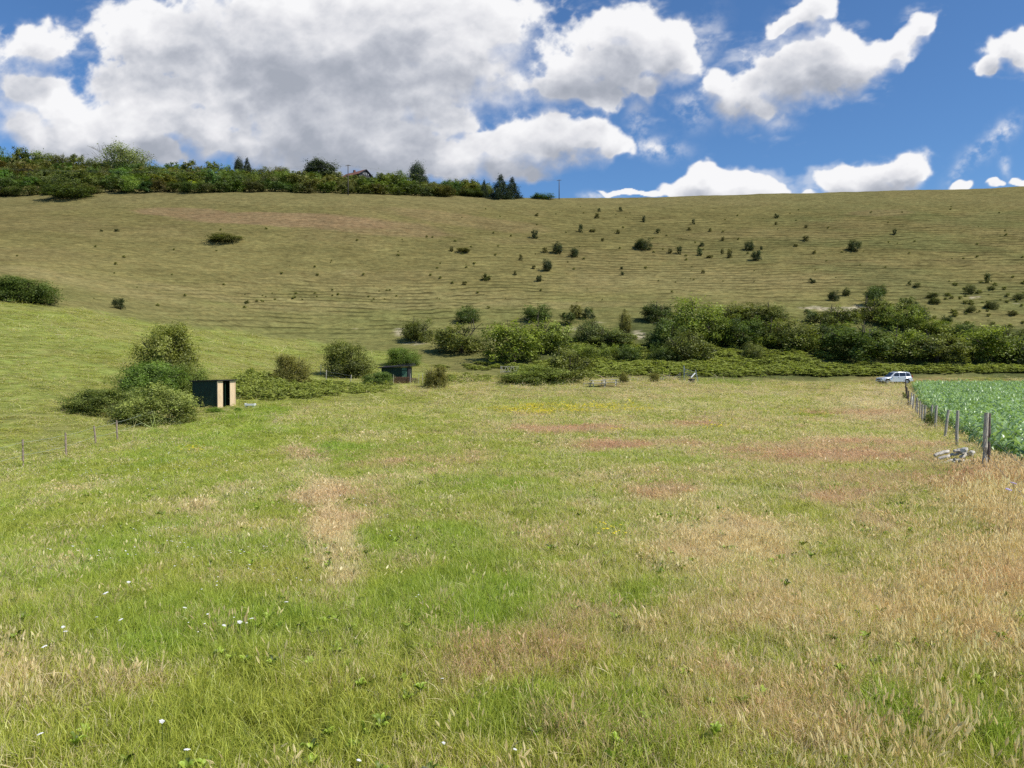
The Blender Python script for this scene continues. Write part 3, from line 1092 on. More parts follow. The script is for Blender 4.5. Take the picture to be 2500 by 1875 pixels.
T['dense'] = foliage('evergreen_crown', lobes_round(66, 30), 15000, .020, 95, M_conifer, spray=.05, clump=40)
T['open'] = foliage('open_crown', lobes_spread(77, 34), 9000, .017, 93, M_leaf, spray=.2, clump=9, inner=.3)
B_bush = branches('stems', 3, .8, 6, .03, .35, 2)
B_open = branches('branches', 9, .68, 9, .02, .55, 4, M_twig)
B_small = branches('trunk', 4, .6, 3, .03, .25, 1)


def plant(name, loc, W, H, crown, label, cat, col=(1, 1, 1), group=None, parts=True, D=None, rz=None, stem=None, cname='crown', sname='trunk', sink=.06):
    rz = random.uniform(0, 6.28) if rz is None else rz
    loc = Vector(loc) - Vector((0, 0, sink * H))
    if not parts:
        o = bpy.data.objects.new(name, T[crown])
        COL.objects.link(o)
        o.location = loc
        o.rotation_euler = (0, 0, rz)
        o.scale = (W, D or W, H)
        o.color = (*col, 1)
        return tag(o, label, cat, group)
    r = empty(name, loc, rz)
    r.scale = (W, D or W, H)
    tag(r, label, cat, group)
    c = bpy.data.objects.new(cname, T[crown])
    COL.objects.link(c)
    c.parent = r
    c.color = (*col, 1)
    s_ = bpy.data.objects.new(sname, stem or B_bush)
    COL.objects.link(s_)
    s_.parent = r
    return r


def spot(px, py, w, h, back=.32):
    b_ = G(px, py)
    W, H = w * b_.y / F, h * b_.y / F
    Y2 = b_.y + back * W
    u, _ = px2uv(px, py)
    p = Vector((u * Y2, Y2, float(hz(u * Y2, Y2))))
    # keep the apparent top where the survey has it
    top = px2uv(px, py - h)[1] * Y2
    H2 = max(top - p.z, .35 * H)
    return p, W * Y2 / b_.y * 1.04, H2 * 1.05


OL = (1.0, .92, .80)      # olive hawthorn
DK = (.55, .60, .62)      # dark
BR_ = (1.15, .90, .72)    # brownish
LG = (1.35, 1.35, .95)    # light green
YG = (1.30, 1.30, .72)    # yellow green
GY = (1.05, 1.02, 1.15)   # greyish
DG = (.66, .76, .60)      # deep green

# ---- small bushes standing alone on the slope: px, base row, width, height, colour, label
SLOPE = [
    (1305, 583, 17, 25, DK, 'narrow dark bush high on the slope left of the round pair'),
    (1361, 621, 28, 34, DK, 'round dark bush, larger one of the pair in the middle of the slope'),
    (1331, 618, 15, 15, BR_, 'small brownish bush touching the left side of the large round slope bush'),
    (1402, 629, 23, 26, DK, 'round dark bush just right of the large round slope bush'),
    (1271, 637, 10, 18, BR_, 'thin upright brown bush left of and below the round pair on the slope'),
    (1336, 663, 26, 36, DK, 'tall dark bush with a lighter top below the round pair on the slope'),
    (1303, 657, 11, 10, BR_, 'tiny bush at the end of the shadow of the tall dark slope bush'),
    (1317, 688, 18, 18, DK, 'squat dark bush lowest of the middle slope group'),
    (1258, 672, 8, 13, BR_, 'thin low scrub plant left of the squat dark slope bush'),
    (1188, 686, 26, 18, OL, 'low round olive bush alone on the lower slope above the chalk scar'),
    (1134, 697, 15, 11, BR_, 'low brown tussock bush left of the low round olive bush'),
    (1102, 615, 12, 15, BR_, 'small bush at the left end of the fallen brushwood on the slope'),
    (1132, 618, 36, 14, BR_, 'long low heap of brown scrub lying on the open slope'),
    (1310, 528, 11, 8, BR_, 'tiny dark bush near the crest below the second telegraph pole'),
    (1417, 568, 13, 22, DK, 'upright dark bush on the upper slope, left of the oval low one'),
    (1446, 567, 17, 9, BR_, 'oval low brown bush on the upper slope'),
    (1457, 534, 14, 15, BR_, 'slanting brown bush close under the crest line'),
    (1462, 517, 9, 10, DK, 'tiny dark bush closest to the crest left of its twin'),
    (1515, 517, 10, 13, DK, 'small dark upright bush right beneath the crest'),
    (1572, 543, 9, 19, DK, 'thin upright dark bush on the upper slope right of centre'),
    (1571, 612, 46, 36, DK, 'widest dark bush of the upper slope, made of two joined domes'),
    (1508, 571, 12, 12, BR_, 'little brown bush left of the widest slope bush'),
    (1607, 571, 14, 13, DK, 'little dark bush above and right of the widest slope bush'),
    (1471, 590, 9, 11, BR_, 'little brown bush between the round pair and the widest slope bush'),
    (1518, 658, 9, 8, DK, 'tiny dark plant, upper one of two stacked on the slope'),
    (1519, 672, 11, 10, DK, 'tiny dark plant, lower one of two stacked on the slope'),
    (1657, 622, 17, 22, DK, 'dark oval bush right of the widest slope bush'),
    (1636, 619, 12, 14, BR_, 'small faded bush beside the dark oval one'),
    (1693, 548, 9, 15, DK, 'thin dark bush on the upper slope above the row of six'),
    (1734, 566, 9, 10, BR_, 'small bush on the upper slope right of the thin dark one'),
    (1683, 563, 10, 9, BR_, 'small pale brown bush under the thin dark one'),
    (1765, 588, 9, 12, BR_, 'small conical bush above the row of bushes'),
    (1713, 602, 14, 11, DK, 'small dark dome just above the neat round bush'),
    (1707, 625, 16, 23, DG, 'neat round green bush in the row on the right slope'),
    (1732, 631, 20, 8, BR_, 'flat brown bush lying in the row on the right slope'),
    (1763, 622, 9, 18, BR_, 'slender brown bush in the row on the right slope'),
    (1781, 631, 15, 25, BR_, 'tall brownish bush next to the slender one'),
    (1829, 613, 25, 26, DK, 'dark round bush, upper one of the close trio'),
    (1846, 638, 25, 31, DK, 'tallest dark bush, lower one of the close trio'),
    (1859, 611, 8, 12, DK, 'smallest bush of the close trio'),
    (1716, 668, 10, 10, BR_, 'small bush standing alone below the row on the right slope'),
    (1896, 534, 14, 13, DK, 'dark little bush high on the right slope'),
    (1895, 550, 9, 9, BR_, 'tiny bush directly beneath the dark little high one'),
    (1968, 557, 9, 9, BR_, 'tiny brown bush high on the right slope'),
    (1967, 589, 15, 16, BR_, 'small tapered bush on the right slope left of the lone round one'),
    (1988, 622, 12, 11, BR_, 'small brown bush below and left of the lone round one'),
    (1943, 603, 11, 8, BR_, 'low tussock bush left of the lone round one'),
    (2085, 615, 35, 31, DK, 'lone round dark bush in the middle of the right slope'),
    (2184, 574, 10, 17, DK, 'thin dark bush high on the far right slope'),
    (1983, 693, 19, 14, DK, 'dark low bush above the chalk patch'),
    (2036, 736, 29, 32, DK, 'dark round bush just above the bare chalk patch'),
    (2066, 724, 21, 24, OL, 'leaning olive bush beside the one above the chalk patch'),
    (2143, 722, 46, 28, GY, 'greyish wide bush above the top of the thicket'),
    (2220, 697, 10, 13, OL, 'slim bush on the right slope above the tussocky bank'),
    (2238, 703, 19, 13, OL, 'round low bush beside the slim one on the right slope'),
    (2275, 729, 29, 18, OL, 'upper of two olive bushes at the right of the thicket top'),
    (2282, 744, 29, 21, OL, 'lower of two olive bushes at the right of the thicket top'),
    (2367, 720, 27, 28, OL, 'round olive bush on the tracked slope at right'),
    (2412, 692, 18, 26, OL, 'upright olive bush high at right among the sheep tracks'),
    (2420, 709, 22, 11, OL, 'flat bush under the upright olive one at right'),
    (2422, 756, 34, 27, OL, 'broad olive bush low on the tracked slope at right'),
    (2370, 764, 26, 20, OL, 'small olive bush left of the broad low one at right'),
    (2487, 734, 28, 20, OL, 'olive bush nearest the right edge on the tracked slope'),
    (2472, 772, 24, 15, BR_, 'brownish bush lowest at right on the tracked slope'),
    (2312, 792, 28, 24, DG, 'small deep green bush right of the thicket top'),
    (248, 566, 9, 6, DK, 'tiny dark bush on the far left slope'),
    (286, 566, 14, 7, DK, 'tiny flat bush right of the other on the far left slope'),
    (545, 596, 88, 26, OL, 'wide low olive scrub patch alone on the left slope'),
    (289, 755, 30, 32, DK, 'lone round bush with a dark shadow where pasture meets slope'),
    (603, 742, 14, 9, OL, 'low tussock on the slope above the large hawthorn by the shelter'),
]
for i, (px, py, w, h, col, lab) in enumerate(SLOPE):
    p, W, H = spot(px, py, w, h, .2)
    big = w * h > 500
    plant('slope_bush', p, W, H, ('mid%d' % (i % 5)) if big else ('far%d' % (i % 4)), lab, 'bush', tuple(c * .62 for c in col), parts=False, group='bushes scattered on the open slope')

# ---- thicket along the foot of the hill
THICK = [
    (1022, 838, 75, 62, OL, 'mid', 'grey green hawthorn beside the pale chalk scar, first of the thicket'),
    (1142, 792, 58, 46, DG, 'mid', 'deep green bush peeping over the back of the thicket left end'),
    (1128, 868, 132, 85, OL, 'spread', 'large olive hawthorn between the chalk scar hawthorn and the yellow green one'),
    (1254, 890, 132, 103, YG, 'mid', 'large yellow green hawthorn above the pale hurdle'),
    (1313, 789, 72, 45, DG, 'mid', 'dark bush at the top edge of the thicket left of the small pair'),
    (1328, 865, 108, 95, LG, 'spread', 'bushy light green hawthorn right of the yellow green one'),
    (1383, 796, 36, 32, DK, 'far', 'small round dark bush below the brownish pair'),
    (1407, 779, 30, 36, BR_, 'far', 'brownish upright bush, left one of a pair above the thicket'),
    (1437, 779, 30, 28, DK, 'far', 'dark round bush, right one of a pair above the thicket'),
    (1440, 842, 74, 62, GY, 'mid', 'soft grey green bush in the middle of the bank'),
    (1492, 852, 105, 48, GY, 'spread', 'low grey mound of scrub on the bank left of the slim tree'),
    (1526, 821, 30, 64, BR_, 'mid', 'slim upright brownish tree standing above the thicket'),
    (1385, 938, 116, 88, OL, 'spread', 'olive hawthorn directly left of the picnic tables'),
    (1430, 886, 72, 46, LG, 'mid', 'light green bush behind the picnic tables'),
    (1486, 882, 46, 42, LG, 'mid', 'small round green bush behind the picnic tables'),
    (1538, 888, 58, 48, DG, 'mid', 'dome shaped green bush on the bank right of the picnic tables'),
    (1602, 790, 76, 52, DK, 'spread', 'dark spreading bush at the top left of the second clump'),
    (1690, 840, 130, 105, LG, 'mid', 'tallest bright green hawthorn of the second clump'),
    (1628, 862, 96, 84, DG, 'spread', 'dark hawthorn at the left side of the second clump'),
    (1672, 892, 108, 84, OL, 'mid', 'brown tinged hawthorn in front of the tallest bright one'),
    (1608, 889, 58, 48, DG, 'mid', 'deep green bush at the front foot of the second clump'),
    (1745, 850, 90, 80, LG, 'spread', 'loose green hawthorn right of the tallest bright one'),
    (1790, 800, 108, 58, OL, 'spread', 'olive bush along the top of the middle thicket'),
    (1806, 852, 108, 78, DG, 'mid', 'dark green hawthorn in the middle of the thicket'),
    (1836, 882, 50, 46, OL, 'mid', 'small olive bush on the brambly bank'),
    (1868, 800, 96, 62, OL, 'mid', 'olive green hawthorn at the top of the thicket right of the gate'),
    (1882, 852, 100, 72, LG, 'spread', 'light green hawthorn above the brambles'),
    (1930, 862, 112, 78, OL, 'mid', 'rounded olive hawthorn at the right end of the middle clump'),
    (1962, 860, 66, 48, LG, 'mid', 'small bright dome at the right end of the middle clump'),
    (1982, 792, 46, 34, DK, 'far', 'almost black low bush beside the bare chalk'),
    (2014, 848, 64, 60, DK, 'mid', 'dark bush in the gap between the clumps'),
    (2042, 812, 86, 64, OL, 'spread', 'olive bush below the bare chalk patch'),
    (2130, 790, 110, 66, OL, 'spread', 'broad olive hawthorn at the top of the right clump'),
    (2136, 752, 42, 52, DG, 'mid', 'narrow dark green tree topping the right clump'),
    (2202, 814, 100, 66, LG, 'mid', 'green hawthorn at the top right of the right clump'),
    (2214, 757, 42, 32, GY, 'far', 'grey bush behind the top of the right clump'),
    (2242, 794, 46, 54, DK, 'mid', 'dark grey upright bush right of the clump top'),
    (2090, 892, 160, 100, DG, 'spread', 'large dark green hawthorn up the bank behind the silver car'),
    (2182, 890, 118, 88, LG, 'mid', 'large green hawthorn straight behind the silver car'),
    (2048, 838, 54, 46, YG, 'mid', 'bright yellow green bush in the gap left of the large dark hawthorn'),
    (2286, 896, 142, 88, OL, 'spread', 'wide brownish olive hawthorn right of the silver car'),
    (2282, 818, 70, 40, YG, 'mid', 'yellow topped bush above the wide brownish one'),
    (2350, 832, 60, 42, DG, 'mid', 'deep green bush between the yellow topped one and the bright right one'),
    (2420, 892, 146, 94, YG, 'mid', 'large bright yellow green hawthorn above the crop field'),
    (2492, 892, 90, 72, DK, 'mid', 'dark hawthorn at the right edge above the crop field'),
    (2442, 834, 66, 40, OL, 'mid', 'olive bush behind the large bright one above the crop'),
    (2520, 850, 70, 50, OL, 'mid', 'olive hawthorn cut by the right edge of the picture'),
]
for i, (px, py, w, h, col, kind, lab) in enumerate(THICK):
    p, W, H = spot(px, py, w, h, .30)
    kk = {'mid': 'mid%d' % (i % 5), 'spread': 'spread%d' % (i % 3), 'far': 'far%d' % (i % 4)}[kind]
    plant('hawthorn_bush', p, W * 1.14, H * 1.12, kk, lab, 'bush', tuple(c * .92 for c in col), group='hawthorns in the thicket at the foot of the hill', parts=w * h > 3500)

# ---- bushes nearer the camera
NEARB = [
    ('hawthorn_bush', 402, 955, 146, 168, (1.05, .95, .66), 'near0', 'tall hawthorn with brownish top behind the dark green shelter'),
    ('elder_bush', 368, 985, 150, 104, (.88, 1.10, .78), 'near1', 'deep green elder bush in front of the tall brownish hawthorn'),
    ('elder_bush', 462, 962, 90, 78, (1.2, 1.25, .95), 'near2', 'paler elder bush leaning over the left end of the shelter roof'),
    ('bramble_bush', 250, 1018, 160, 82, (1.05, 1.05, .95), 'mound0', 'low sprawling bramble left of the rounded bramble mound'),
    ('bramble_bush', 378, 1040, 184, 108, (1.45, 1.38, 1.35), 'mound1', 'large rounded pale green bramble mound at the end of the left fence'),
    ('hawthorn_bush', 852, 924, 120, 94, OL, 'near1', 'dense round hawthorn left of the dark hut'),
    ('hawthorn_bush', 715, 947, 92, 84, BR_, 'near2', 'brownish hawthorn between the shelter and the round hawthorn'),
    ('elder_bush', 985, 896, 78, 48, (.95, 1.12, .75), 'near0', 'fresh green elder bush behind the dark hut'),
    ('willow_bush', 922, 943, 78, 42, (.85, 1.0, .85), 'mound0', 'low soft green bush in front of the dark hut'),
    ('hawthorn_bush', 1064, 951, 58, 60, BR_, 'near2', 'thin brownish bush right of the woven hurdle'),
    ('hawthorn_bush', 62, 742, 140, 68, DG, 'near0', 'wide dark bush at the left edge on the crest of the pasture'),
    ('bramble_bush', 1305, 940, 170, 52, (1.25, 1.25, 1.05), 'mound1', 'long low bramble mound left of the picnic tables'),
    ('hawthorn_sapling', 1523, 936, 24, 32, BR_, 'mid1', 'spindly sapling in the low fence right of the picnic tables'),
    ('hawthorn_sapling', 1597, 933, 26, 26, BR_, 'mid3', 'second spindly sapling, nearer the field gate'),
    ('weed_clump', 2272, 1046, 30, 42, (.75, .85, .6), 'mid2', 'dark climbing weeds wrapped round the middle fence posts'),
    ('weed_clump', 2208, 976, 14, 18, (.7, .75, .6), 'far1', 'small dark weed standing in the meadow beside the far posts'),
    ('nettle_clump', 590, 1003, 34, 12, (1.3, 1.7, .8), 'mound0', 'bright green nettles at the foot of the shelter opening'),
    ('nettle_clump', 538, 1004, 46, 12, (1.2, 1.5, .8), 'mound1', 'bright green weeds along the wooden front of the shelter'),
]
for (nm, px, py, w, h, col, kk, lab) in NEARB:
    back = .30 if w > 40 else .1
    p, W, H = spot(px, py, w, h, back)
    if 'nettle' in nm: p.y -= .9 * (w / 40); H = .42; p.z = float(hz(p.x, p.y))
    plant(nm, p, W * 1.03, H, kk, lab, 'bush' if 'bush' in nm or 'sapling' in nm else 'weeds', col, parts=(w > 50 and 'mound' not in kk), D=(W * .45 if 'nettle' in nm else None))

# ---- wood on the skyline
foot_x = [-260, 0, 130, 190, 245, 350, 600, 700, 850, 1000, 1100, 1270]
foot_y = [490, 484, 482, 482, 474, 477, 473, 473, 478, 480, 483, 485]
top_x = [-260, 0, 50, 100, 150, 200, 300, 350, 400, 440, 500, 560, 600, 650, 700, 740, 800, 850, 900, 930, 985, 1030, 1060, 1100, 1140, 1180, 1200, 1270]
top_y = [350, 360, 366, 368, 374, 386, 394, 402, 402, 397, 403, 404, 408, 416, 411, 418, 421, 430, 436, 430, 417, 430, 447, 441, 436, 446, 466, 484]
rr_ = random.Random(12)
belt_cols = [(.95, .95, .75), (.8, .88, .7), (1.0, .98, .8), (1.0, .88, .75), (.7, .8, .66), (.85, .95, .7), (1.05, 1.0, .82)]
nb = 0
for row in range(6):
    x = -230 + rr_.uniform(0, 30)
    while x < 1185:
        narrow = 1 if x < 850 else max(.25, 1 - (x - 850) / 450)
        fy_ = float(np.interp(x, foot_x, foot_y))
        base = G(x, fy_ - 1)
        Y2 = base.y + 4 + row * 12 * narrow + rr_.uniform(-2, 2)
        u, _ = px2uv(x, 430)
        gz = float(hz(u * Y2, Y2))
        ytop = float(np.interp(x, top_x, top_y)) + rr_.uniform(-10, 1)
        W = rr_.uniform(6, 11) * (.8 if row == 0 else 1)
        H = rr_.uniform(4.2, 6.2) if row else rr_.uniform(2.6, 4.2)
        ztop = px2uv(x, ytop)[1] * Y2
        if row == 5: H = ztop - gz
        H = min(H, ztop - gz)
        if H > 1.2:
            c = rr_.choice(belt_cols)
            k = .60 if row == 0 else .86
            plant('woodland_bush', (u * Y2, Y2, gz), W, min(H, 11) * 1.05, rr_.choice(['far0', 'far1', 'far2', 'far3', 'mid1', 'mid3']),
                  'dense olive green bush massed in the wood along the skyline', 'bush', tuple(v * k * rr_.uniform(.8, 1.2) for v in c), 'bushes massed in the skyline wood', parts=False)
            nb += 1
        x += W * F / Y2 * rr_.uniform(.55, .85)


def skytree(nm, px, ytop, w, Y, crown, col, lab, cat='tree', stem=None, D=None, hmin=None, rz=0.0):
    u, _ = px2uv(px, 440)
    gz = float(hz(u * Y, Y))
    H = (px2uv(px, ytop)[1] * Y - gz) * 1.12
    return plant(nm, (u * Y, Y, gz), w * Y / F, H, crown, lab, cat, col, parts=True, stem=stem or B_small, rz=rz, sink=.02)


skytree('ash_tree', 300, 354, 136, 292, 'open', (1.5, 1.42, 2.0), 'pale grey green tree with thin open crown rising above the skyline wood', stem=B_open)
skytree('pine_tree', 583, 391, 34, 296, 'pine', (1, 1, 1), 'small dark pine sticking up from the skyline wood left of the round evergreen')
skytree('pine_tree', 603, 389, 40, 297, 'cone', (1, 1, 1), 'dark narrow conifer, right one of the two above the skyline wood')
skytree('evergreen_oak', 787, 396, 92, 285, 'dense', (1.3, 1.3, .95), 'dark rounded evergreen tree just left of the house roof')
skytree('pine_tree', 1018, 404, 60, 275, 'pine', (1.2, 1.3, 1.1), 'dark windswept pine tree rising above the skyline wood right of the house')
skytree('cypress_tree', 1222, 430, 62, 262, 'cone', (1.15, 1.25, 1.2), 'broad dark cypress tree with spiky top at the right end of the wood')
skytree('cypress_tree', 1250, 436, 52, 266, 'cone', (1.1, 1.15, 1.15), 'dark cypress tree outermost at the right end of the skyline wood')
skytree('cypress_tree', 1182, 442, 26, 266, 'cone', (1, 1.1, 1), 'small dark cypress tree just left of the broad one')
for (px, py, w, h, col, lab) in [
    (1325, 486, 62, 15, (.55, .75, .5), 'flat topped dark green bush on the crest left of the second telegraph pole'),
    (1152, 478, 60, 24, (1.9, 1.6, .5), 'yellow flowering bush in the skyline wood left of the cypresses'),
    (467, 462, 26, 22, (2.2, 2.1, .55), 'small bright yellow green bush in the middle of the skyline wood'),
    (322, 470, 46, 36, (1.3, 1.5, .95), 'pale green bush below the thin crowned tree on the skyline'),
    (170, 486, 120, 44, (.62, .68, .55), 'large dark bush bulging out at the foot of the skyline wood'),
    (975, 470, 120, 50, (1.0, 1.0, .7), 'broad domed olive tree crown below the windswept pine')]:
    p, W, H = spot(px, py, w, h, .1)
    if h > 30 or px == 1152: p.y -= 1.5
    plant('crest_bush', p, W, H, 'mid%d' % (px % 5), lab, 'bush', col, parts=False)

# ------------------------------------------------------------------ instanced ground cover
def hidden_collection(name, meshes):
    c = bpy.data.collections.new(name)
    for i, me_ in enumerate(meshes):
        o = bpy.data.objects.new('%s_%02d' % (name, i), me_)
        c.objects.link(o)
    return c


def scatter(name, P, rot, scl, idx, coll, attrs=None):
    me_ = bpy.data.meshes.new(name)
    n = len(P)
    me_.vertices.add(n)
    me_.vertices.foreach_set('co', np.asarray(P, np.float32).ravel())
    for k, arr, ty, fld in [('rot', rot, 'FLOAT_VECTOR', 'vector'), ('scl', scl, 'FLOAT_VECTOR', 'vector'), ('idx', idx, 'INT', 'value')]:
        a = me_.attributes.new(k, ty, 'POINT')
        a.data.foreach_set(fld, np.asarray(arr, np.int32 if ty == 'INT' else np.float32).ravel())
    for k, arr in (attrs or {}).items():
        a = me_.attributes.new(k, 'FLOAT', 'POINT')
        a.data.foreach_set('value', np.asarray(arr, np.float32))
    o = bpy.data.objects.new(name, me_)
    COL.objects.link(o)
    ng = bpy.data.node_groups.new(name, 'GeometryNodeTree')
    ng.interface.new_socket('Geometry', in_out='INPUT', socket_type='NodeSocketGeometry')
    ng.interface.new_socket('Geometry', in_out='OUTPUT', socket_type='NodeSocketGeometry')
    N_ = ng.nodes
    gi_, go_ = N_.new('NodeGroupInput'), N_.new('NodeGroupOutput')
    ci = N_.new('GeometryNodeCollectionInfo')
    ci.inputs['Collection'].default_value = coll
    ci.inputs['Separate Children'].default_value = True
    ci.inputs['Reset Children'].default_value = True
    ip = N_.new('GeometryNodeInstanceOnPoints')
    ip.inputs['Pick Instance'].default_value = True

    def na(nm_, ty):
        q_ = N_.new('GeometryNodeInputNamedAttribute')
        q_.data_type = ty
        q_.inputs['Name'].default_value = nm_
        return q_.outputs['Attribute']
    e2r = N_.new('FunctionNodeEulerToRotation')
    L_ = ng.links
    L_.new(gi_.outputs[0], ip.inputs['Points'])
    L_.new(ci.outputs[0], ip.inputs['Instance'])
    L_.new(na('idx', 'INT'), ip.inputs['Instance Index'])
    L_.new(na('rot', 'FLOAT_VECTOR'), e2r.inputs[0])
    L_.new(e2r.outputs[0], ip.inputs['Rotation'])
    L_.new(na('scl', 'FLOAT_VECTOR'), ip.inputs['Scale'])
    L_.new(ip.outputs[0], go_.inputs[0])
    md = o.modifiers.new('scatter', 'NODES')
    md.node_group = ng
    return o


def blades(seed, n, rad, hmin, hmax, width, lean, segs=3, droop=.25, kind='tuft'):
    """returns V, F(quads), tint, pick, h"""
    r_ = np.random.default_rng(seed)
    a = r_.uniform(0, 2 * np.pi, n)
    rr = rad * np.sqrt(r_.uniform(0, 1, n))
    bx, by = rr * np.cos(a), rr * np.sin(a)
    H = r_.uniform(hmin, hmax, n) * r_.uniform(.7, 1.1, n)
    da = r_.uniform(0, 2 * np.pi, n)
    ln = np.abs(r_.normal(0, lean, n)) + .08
    fa = r_.uniform(0, 2 * np.pi, n)
    tt = np.linspace(0, 1, segs + 1)
    V = np.zeros((n, segs + 1, 2, 3))
    w = width * r_.uniform(.7, 1.4, n)
    for i, t_ in enumerate(tt):
        x = bx + np.cos(da) * ln * H * t_ ** 1.8
        y = by + np.sin(da) * ln * H * t_ ** 1.8
        z = H * (t_ - droop * ln * t_ ** 2.5)
        ww = w * (1 - t_) ** .6 * .5 + .0002
        V[:, i, 0] = np.stack([x - np.cos(fa) * ww, y - np.sin(fa) * ww, z], -1)
        V[:, i, 1] = np.stack([x + np.cos(fa) * ww, y + np.sin(fa) * ww, z], -1)
    k = 2 * (segs + 1)
    base = np.arange(n)[:, None] * k
    f = []
    for i in range(segs):
        f.append(base + np.array([[2 * i, 2 * i + 1, 2 * i + 3, 2 * i + 2]]))
    Fq = np.stack(f, 1).reshape(-1, 4)
    tint = np.repeat(r_.uniform(0, 1, n), k)
    pick = np.repeat(r_.uniform(0, 1, n), k)
    h = np.tile(np.repeat(tt, 2), n)
    return V.reshape(-1, 3), Fq, tint, pick, h


def seedheads(seed, n, rad, hmin, hmax, hl, hw, lean=.18, sw=.0012):
    r_ = np.random.default_rng(seed)
    Vs, Fs, ti, pk, hh = [], [], [], [], []
    off = 0
    for i in range(n):
        a = r_.uniform(0, 6.28)
        q = rad * math.sqrt(r_.uniform(0, 1))
        b_ = np.array([q * math.cos(a), q * math.sin(a), 0])
        H = r_.uniform(hmin, hmax)
        da = r_.uniform(0, 6.28)
        l_ = abs(r_.normal(0, lean)) + .03
        dd = np.array([math.cos(da), math.sin(da), 0])

        def pt(t_): return b_ + dd * l_ * H * t_ ** 2 + np.array([0, 0, H * (t_ - .2 * l_ * t_ ** 3)])
        t0 = 1 - hl * r_.uniform(.75, 1.25) / H
        tin, pic = r_.uniform(), r_.uniform()
        for fa in (r_.uniform(0, 3.14),):
            sd = np.array([math.cos(fa), math.sin(fa), 0])
            pts = [(0, sw), (t0 * .5, sw), (t0, sw * .8)]
            for t_, w_ in pts:
                p_ = pt(t_)
                Vs += [p_ - sd * w_, p_ + sd * w_]
            for j in range(2): Fs.append([off + 2 * j, off + 2 * j + 1, off + 2 * j + 3, off + 2 * j + 2])
            ti += [tin] * 6; pk += [pic] * 6; hh += [.2, .2, .4, .4, .5, .5]
            off += 6
        wsc = hw * r_.uniform(.7, 1.3)
        for fa in (0.3 + tin * 3, 1.87 + tin * 3):
            sd = np.array([math.cos(fa), math.sin(fa), 0])
            for t_, w_ in ((t0, .15), (t0 + (1 - t0) * .3, 1), (t0 + (1 - t0) * .65, .8), (1, .08)):
                p_ = pt(t_)
                Vs += [p_ - sd * w_ * wsc / 2, p_ + sd * w_ * wsc / 2]
            for j in range(3): Fs.append([off + 2 * j, off + 2 * j + 1, off + 2 * j + 3, off + 2 * j + 2])
            ti += [tin] * 8; pk += [pic] * 8; hh += [.9] * 8
            off += 8
    return np.array(Vs), np.array(Fs), np.array(ti), np.array(pk), np.array(hh)


def gmesh(name, tup, mat): return mesh_np(name, tup[0], tup[1], 4, [mat], True, {'tint': tup[2], 'pick': tup[3], 'h': tup[4]})


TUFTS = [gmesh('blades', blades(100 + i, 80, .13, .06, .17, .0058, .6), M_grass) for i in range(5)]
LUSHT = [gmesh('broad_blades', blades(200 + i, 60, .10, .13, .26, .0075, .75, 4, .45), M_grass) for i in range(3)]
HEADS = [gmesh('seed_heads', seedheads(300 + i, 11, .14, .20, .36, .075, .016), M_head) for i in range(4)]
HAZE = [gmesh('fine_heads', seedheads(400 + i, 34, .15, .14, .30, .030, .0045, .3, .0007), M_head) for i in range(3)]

r5 = np.random.default_rng(99)


def fan_points(dens, y0, y1, umax=.82, y_ref=8.0, pw=.82, margin=6.5):
    """points whose density falls with distance as their size grows; returns X, Y, size factor"""
    yy = np.linspace(y0, y1, 4000)
    s = np.maximum(1, yy / y_ref) ** pw
    pdf = dens * (2 * (umax * yy + margin)) / s ** 2
    cdf = np.concatenate([[0], np.cumsum((pdf[1:] + pdf[:-1]) / 2 * np.diff(yy))])
    n = int(cdf[-1])
    Y = np.interp(r5.uniform(0, cdf[-1], n), cdf, yy)
    X = r5.uniform(-1, 1, n) * (umax * Y + margin)
    return X, Y, np.maximum(1, Y / y_ref) ** pw


HEAP = G(2330, 1132)


def meadow_mask(X, Y):
    u = X / np.maximum(Y, 6)
    z = hz(X, Y)
    uv = z / np.maximum(Y, 12)
    onhill = hill_mask(X, Y, z) > .5
    back = np.interp(u, [-1, -.1, -.05, .1, .3, .55, .66, .9], [175, 150, 104, 101, 104, 112, 112, 112])
    tables = (np.abs(X / Y - px2uv(1470, 940)[0]) < .028) & (Y > 83) & (Y < 92)
    heap = tables | (np.abs(X - HEAP[0]) < .75) & (np.abs(Y - HEAP[1] + .35) < .9)
    return ~in_crop(X, Y) & (Y < back) & ~(onhill & (u < 0)) & ~heap


def make_scatter(name, X, Y, s, coll, nidx, hs, label, cat, tilt=.12, yscale=None, zoff=-.01, extra=1.0):
    z = hz(X, Y)
    dry, red, lush = fields(X, Y)
    n = len(X)
    P = np.stack([X, Y, z + zoff], -1)
    tk = np.where(r5.uniform(0, 1, n) < .10, 4.0, 1.0)
    rot = np.stack([r5.normal(0, tilt, n) * tk, r5.normal(0, tilt, n) * tk + .05, r5.uniform(0, 6.28, n)], -1)
    hs_ = hs * r5.uniform(.75, 1.25, n)
    scl = np.stack([s, s, hs_], -1)
    o = scatter(name, P, rot, scl, r5.integers(0, nidx, n), coll, {'dry': dry, 'red': red, 'lush': lush})
    return tag(o, label, cat, kind='stuff')


# short meadow turf
X, Y, s = fan_points(105 * GD, 3.3, 165)
k = meadow_mask(X, Y) & (r5.uniform(0, 1, len(X)) < 1 - .45 * pasture(X, Y))
X, Y, s = X[k], Y[k], s[k]
d_, r_, l_ = fields(X, Y)
hh = 1.0 * (.75 + .6 * fbm(X / .8, Y / .8, 300, 3)) * (1 - .25 * sstep(50, 85, Y)) * (1 - .5 * pasture(X, Y)) + .3 * l_
make_scatter('meadow_grass', X, Y, s, hidden_collection('turf', TUFTS), 5, hh, 'short mixed green and straw coloured meadow turf', 'grass')
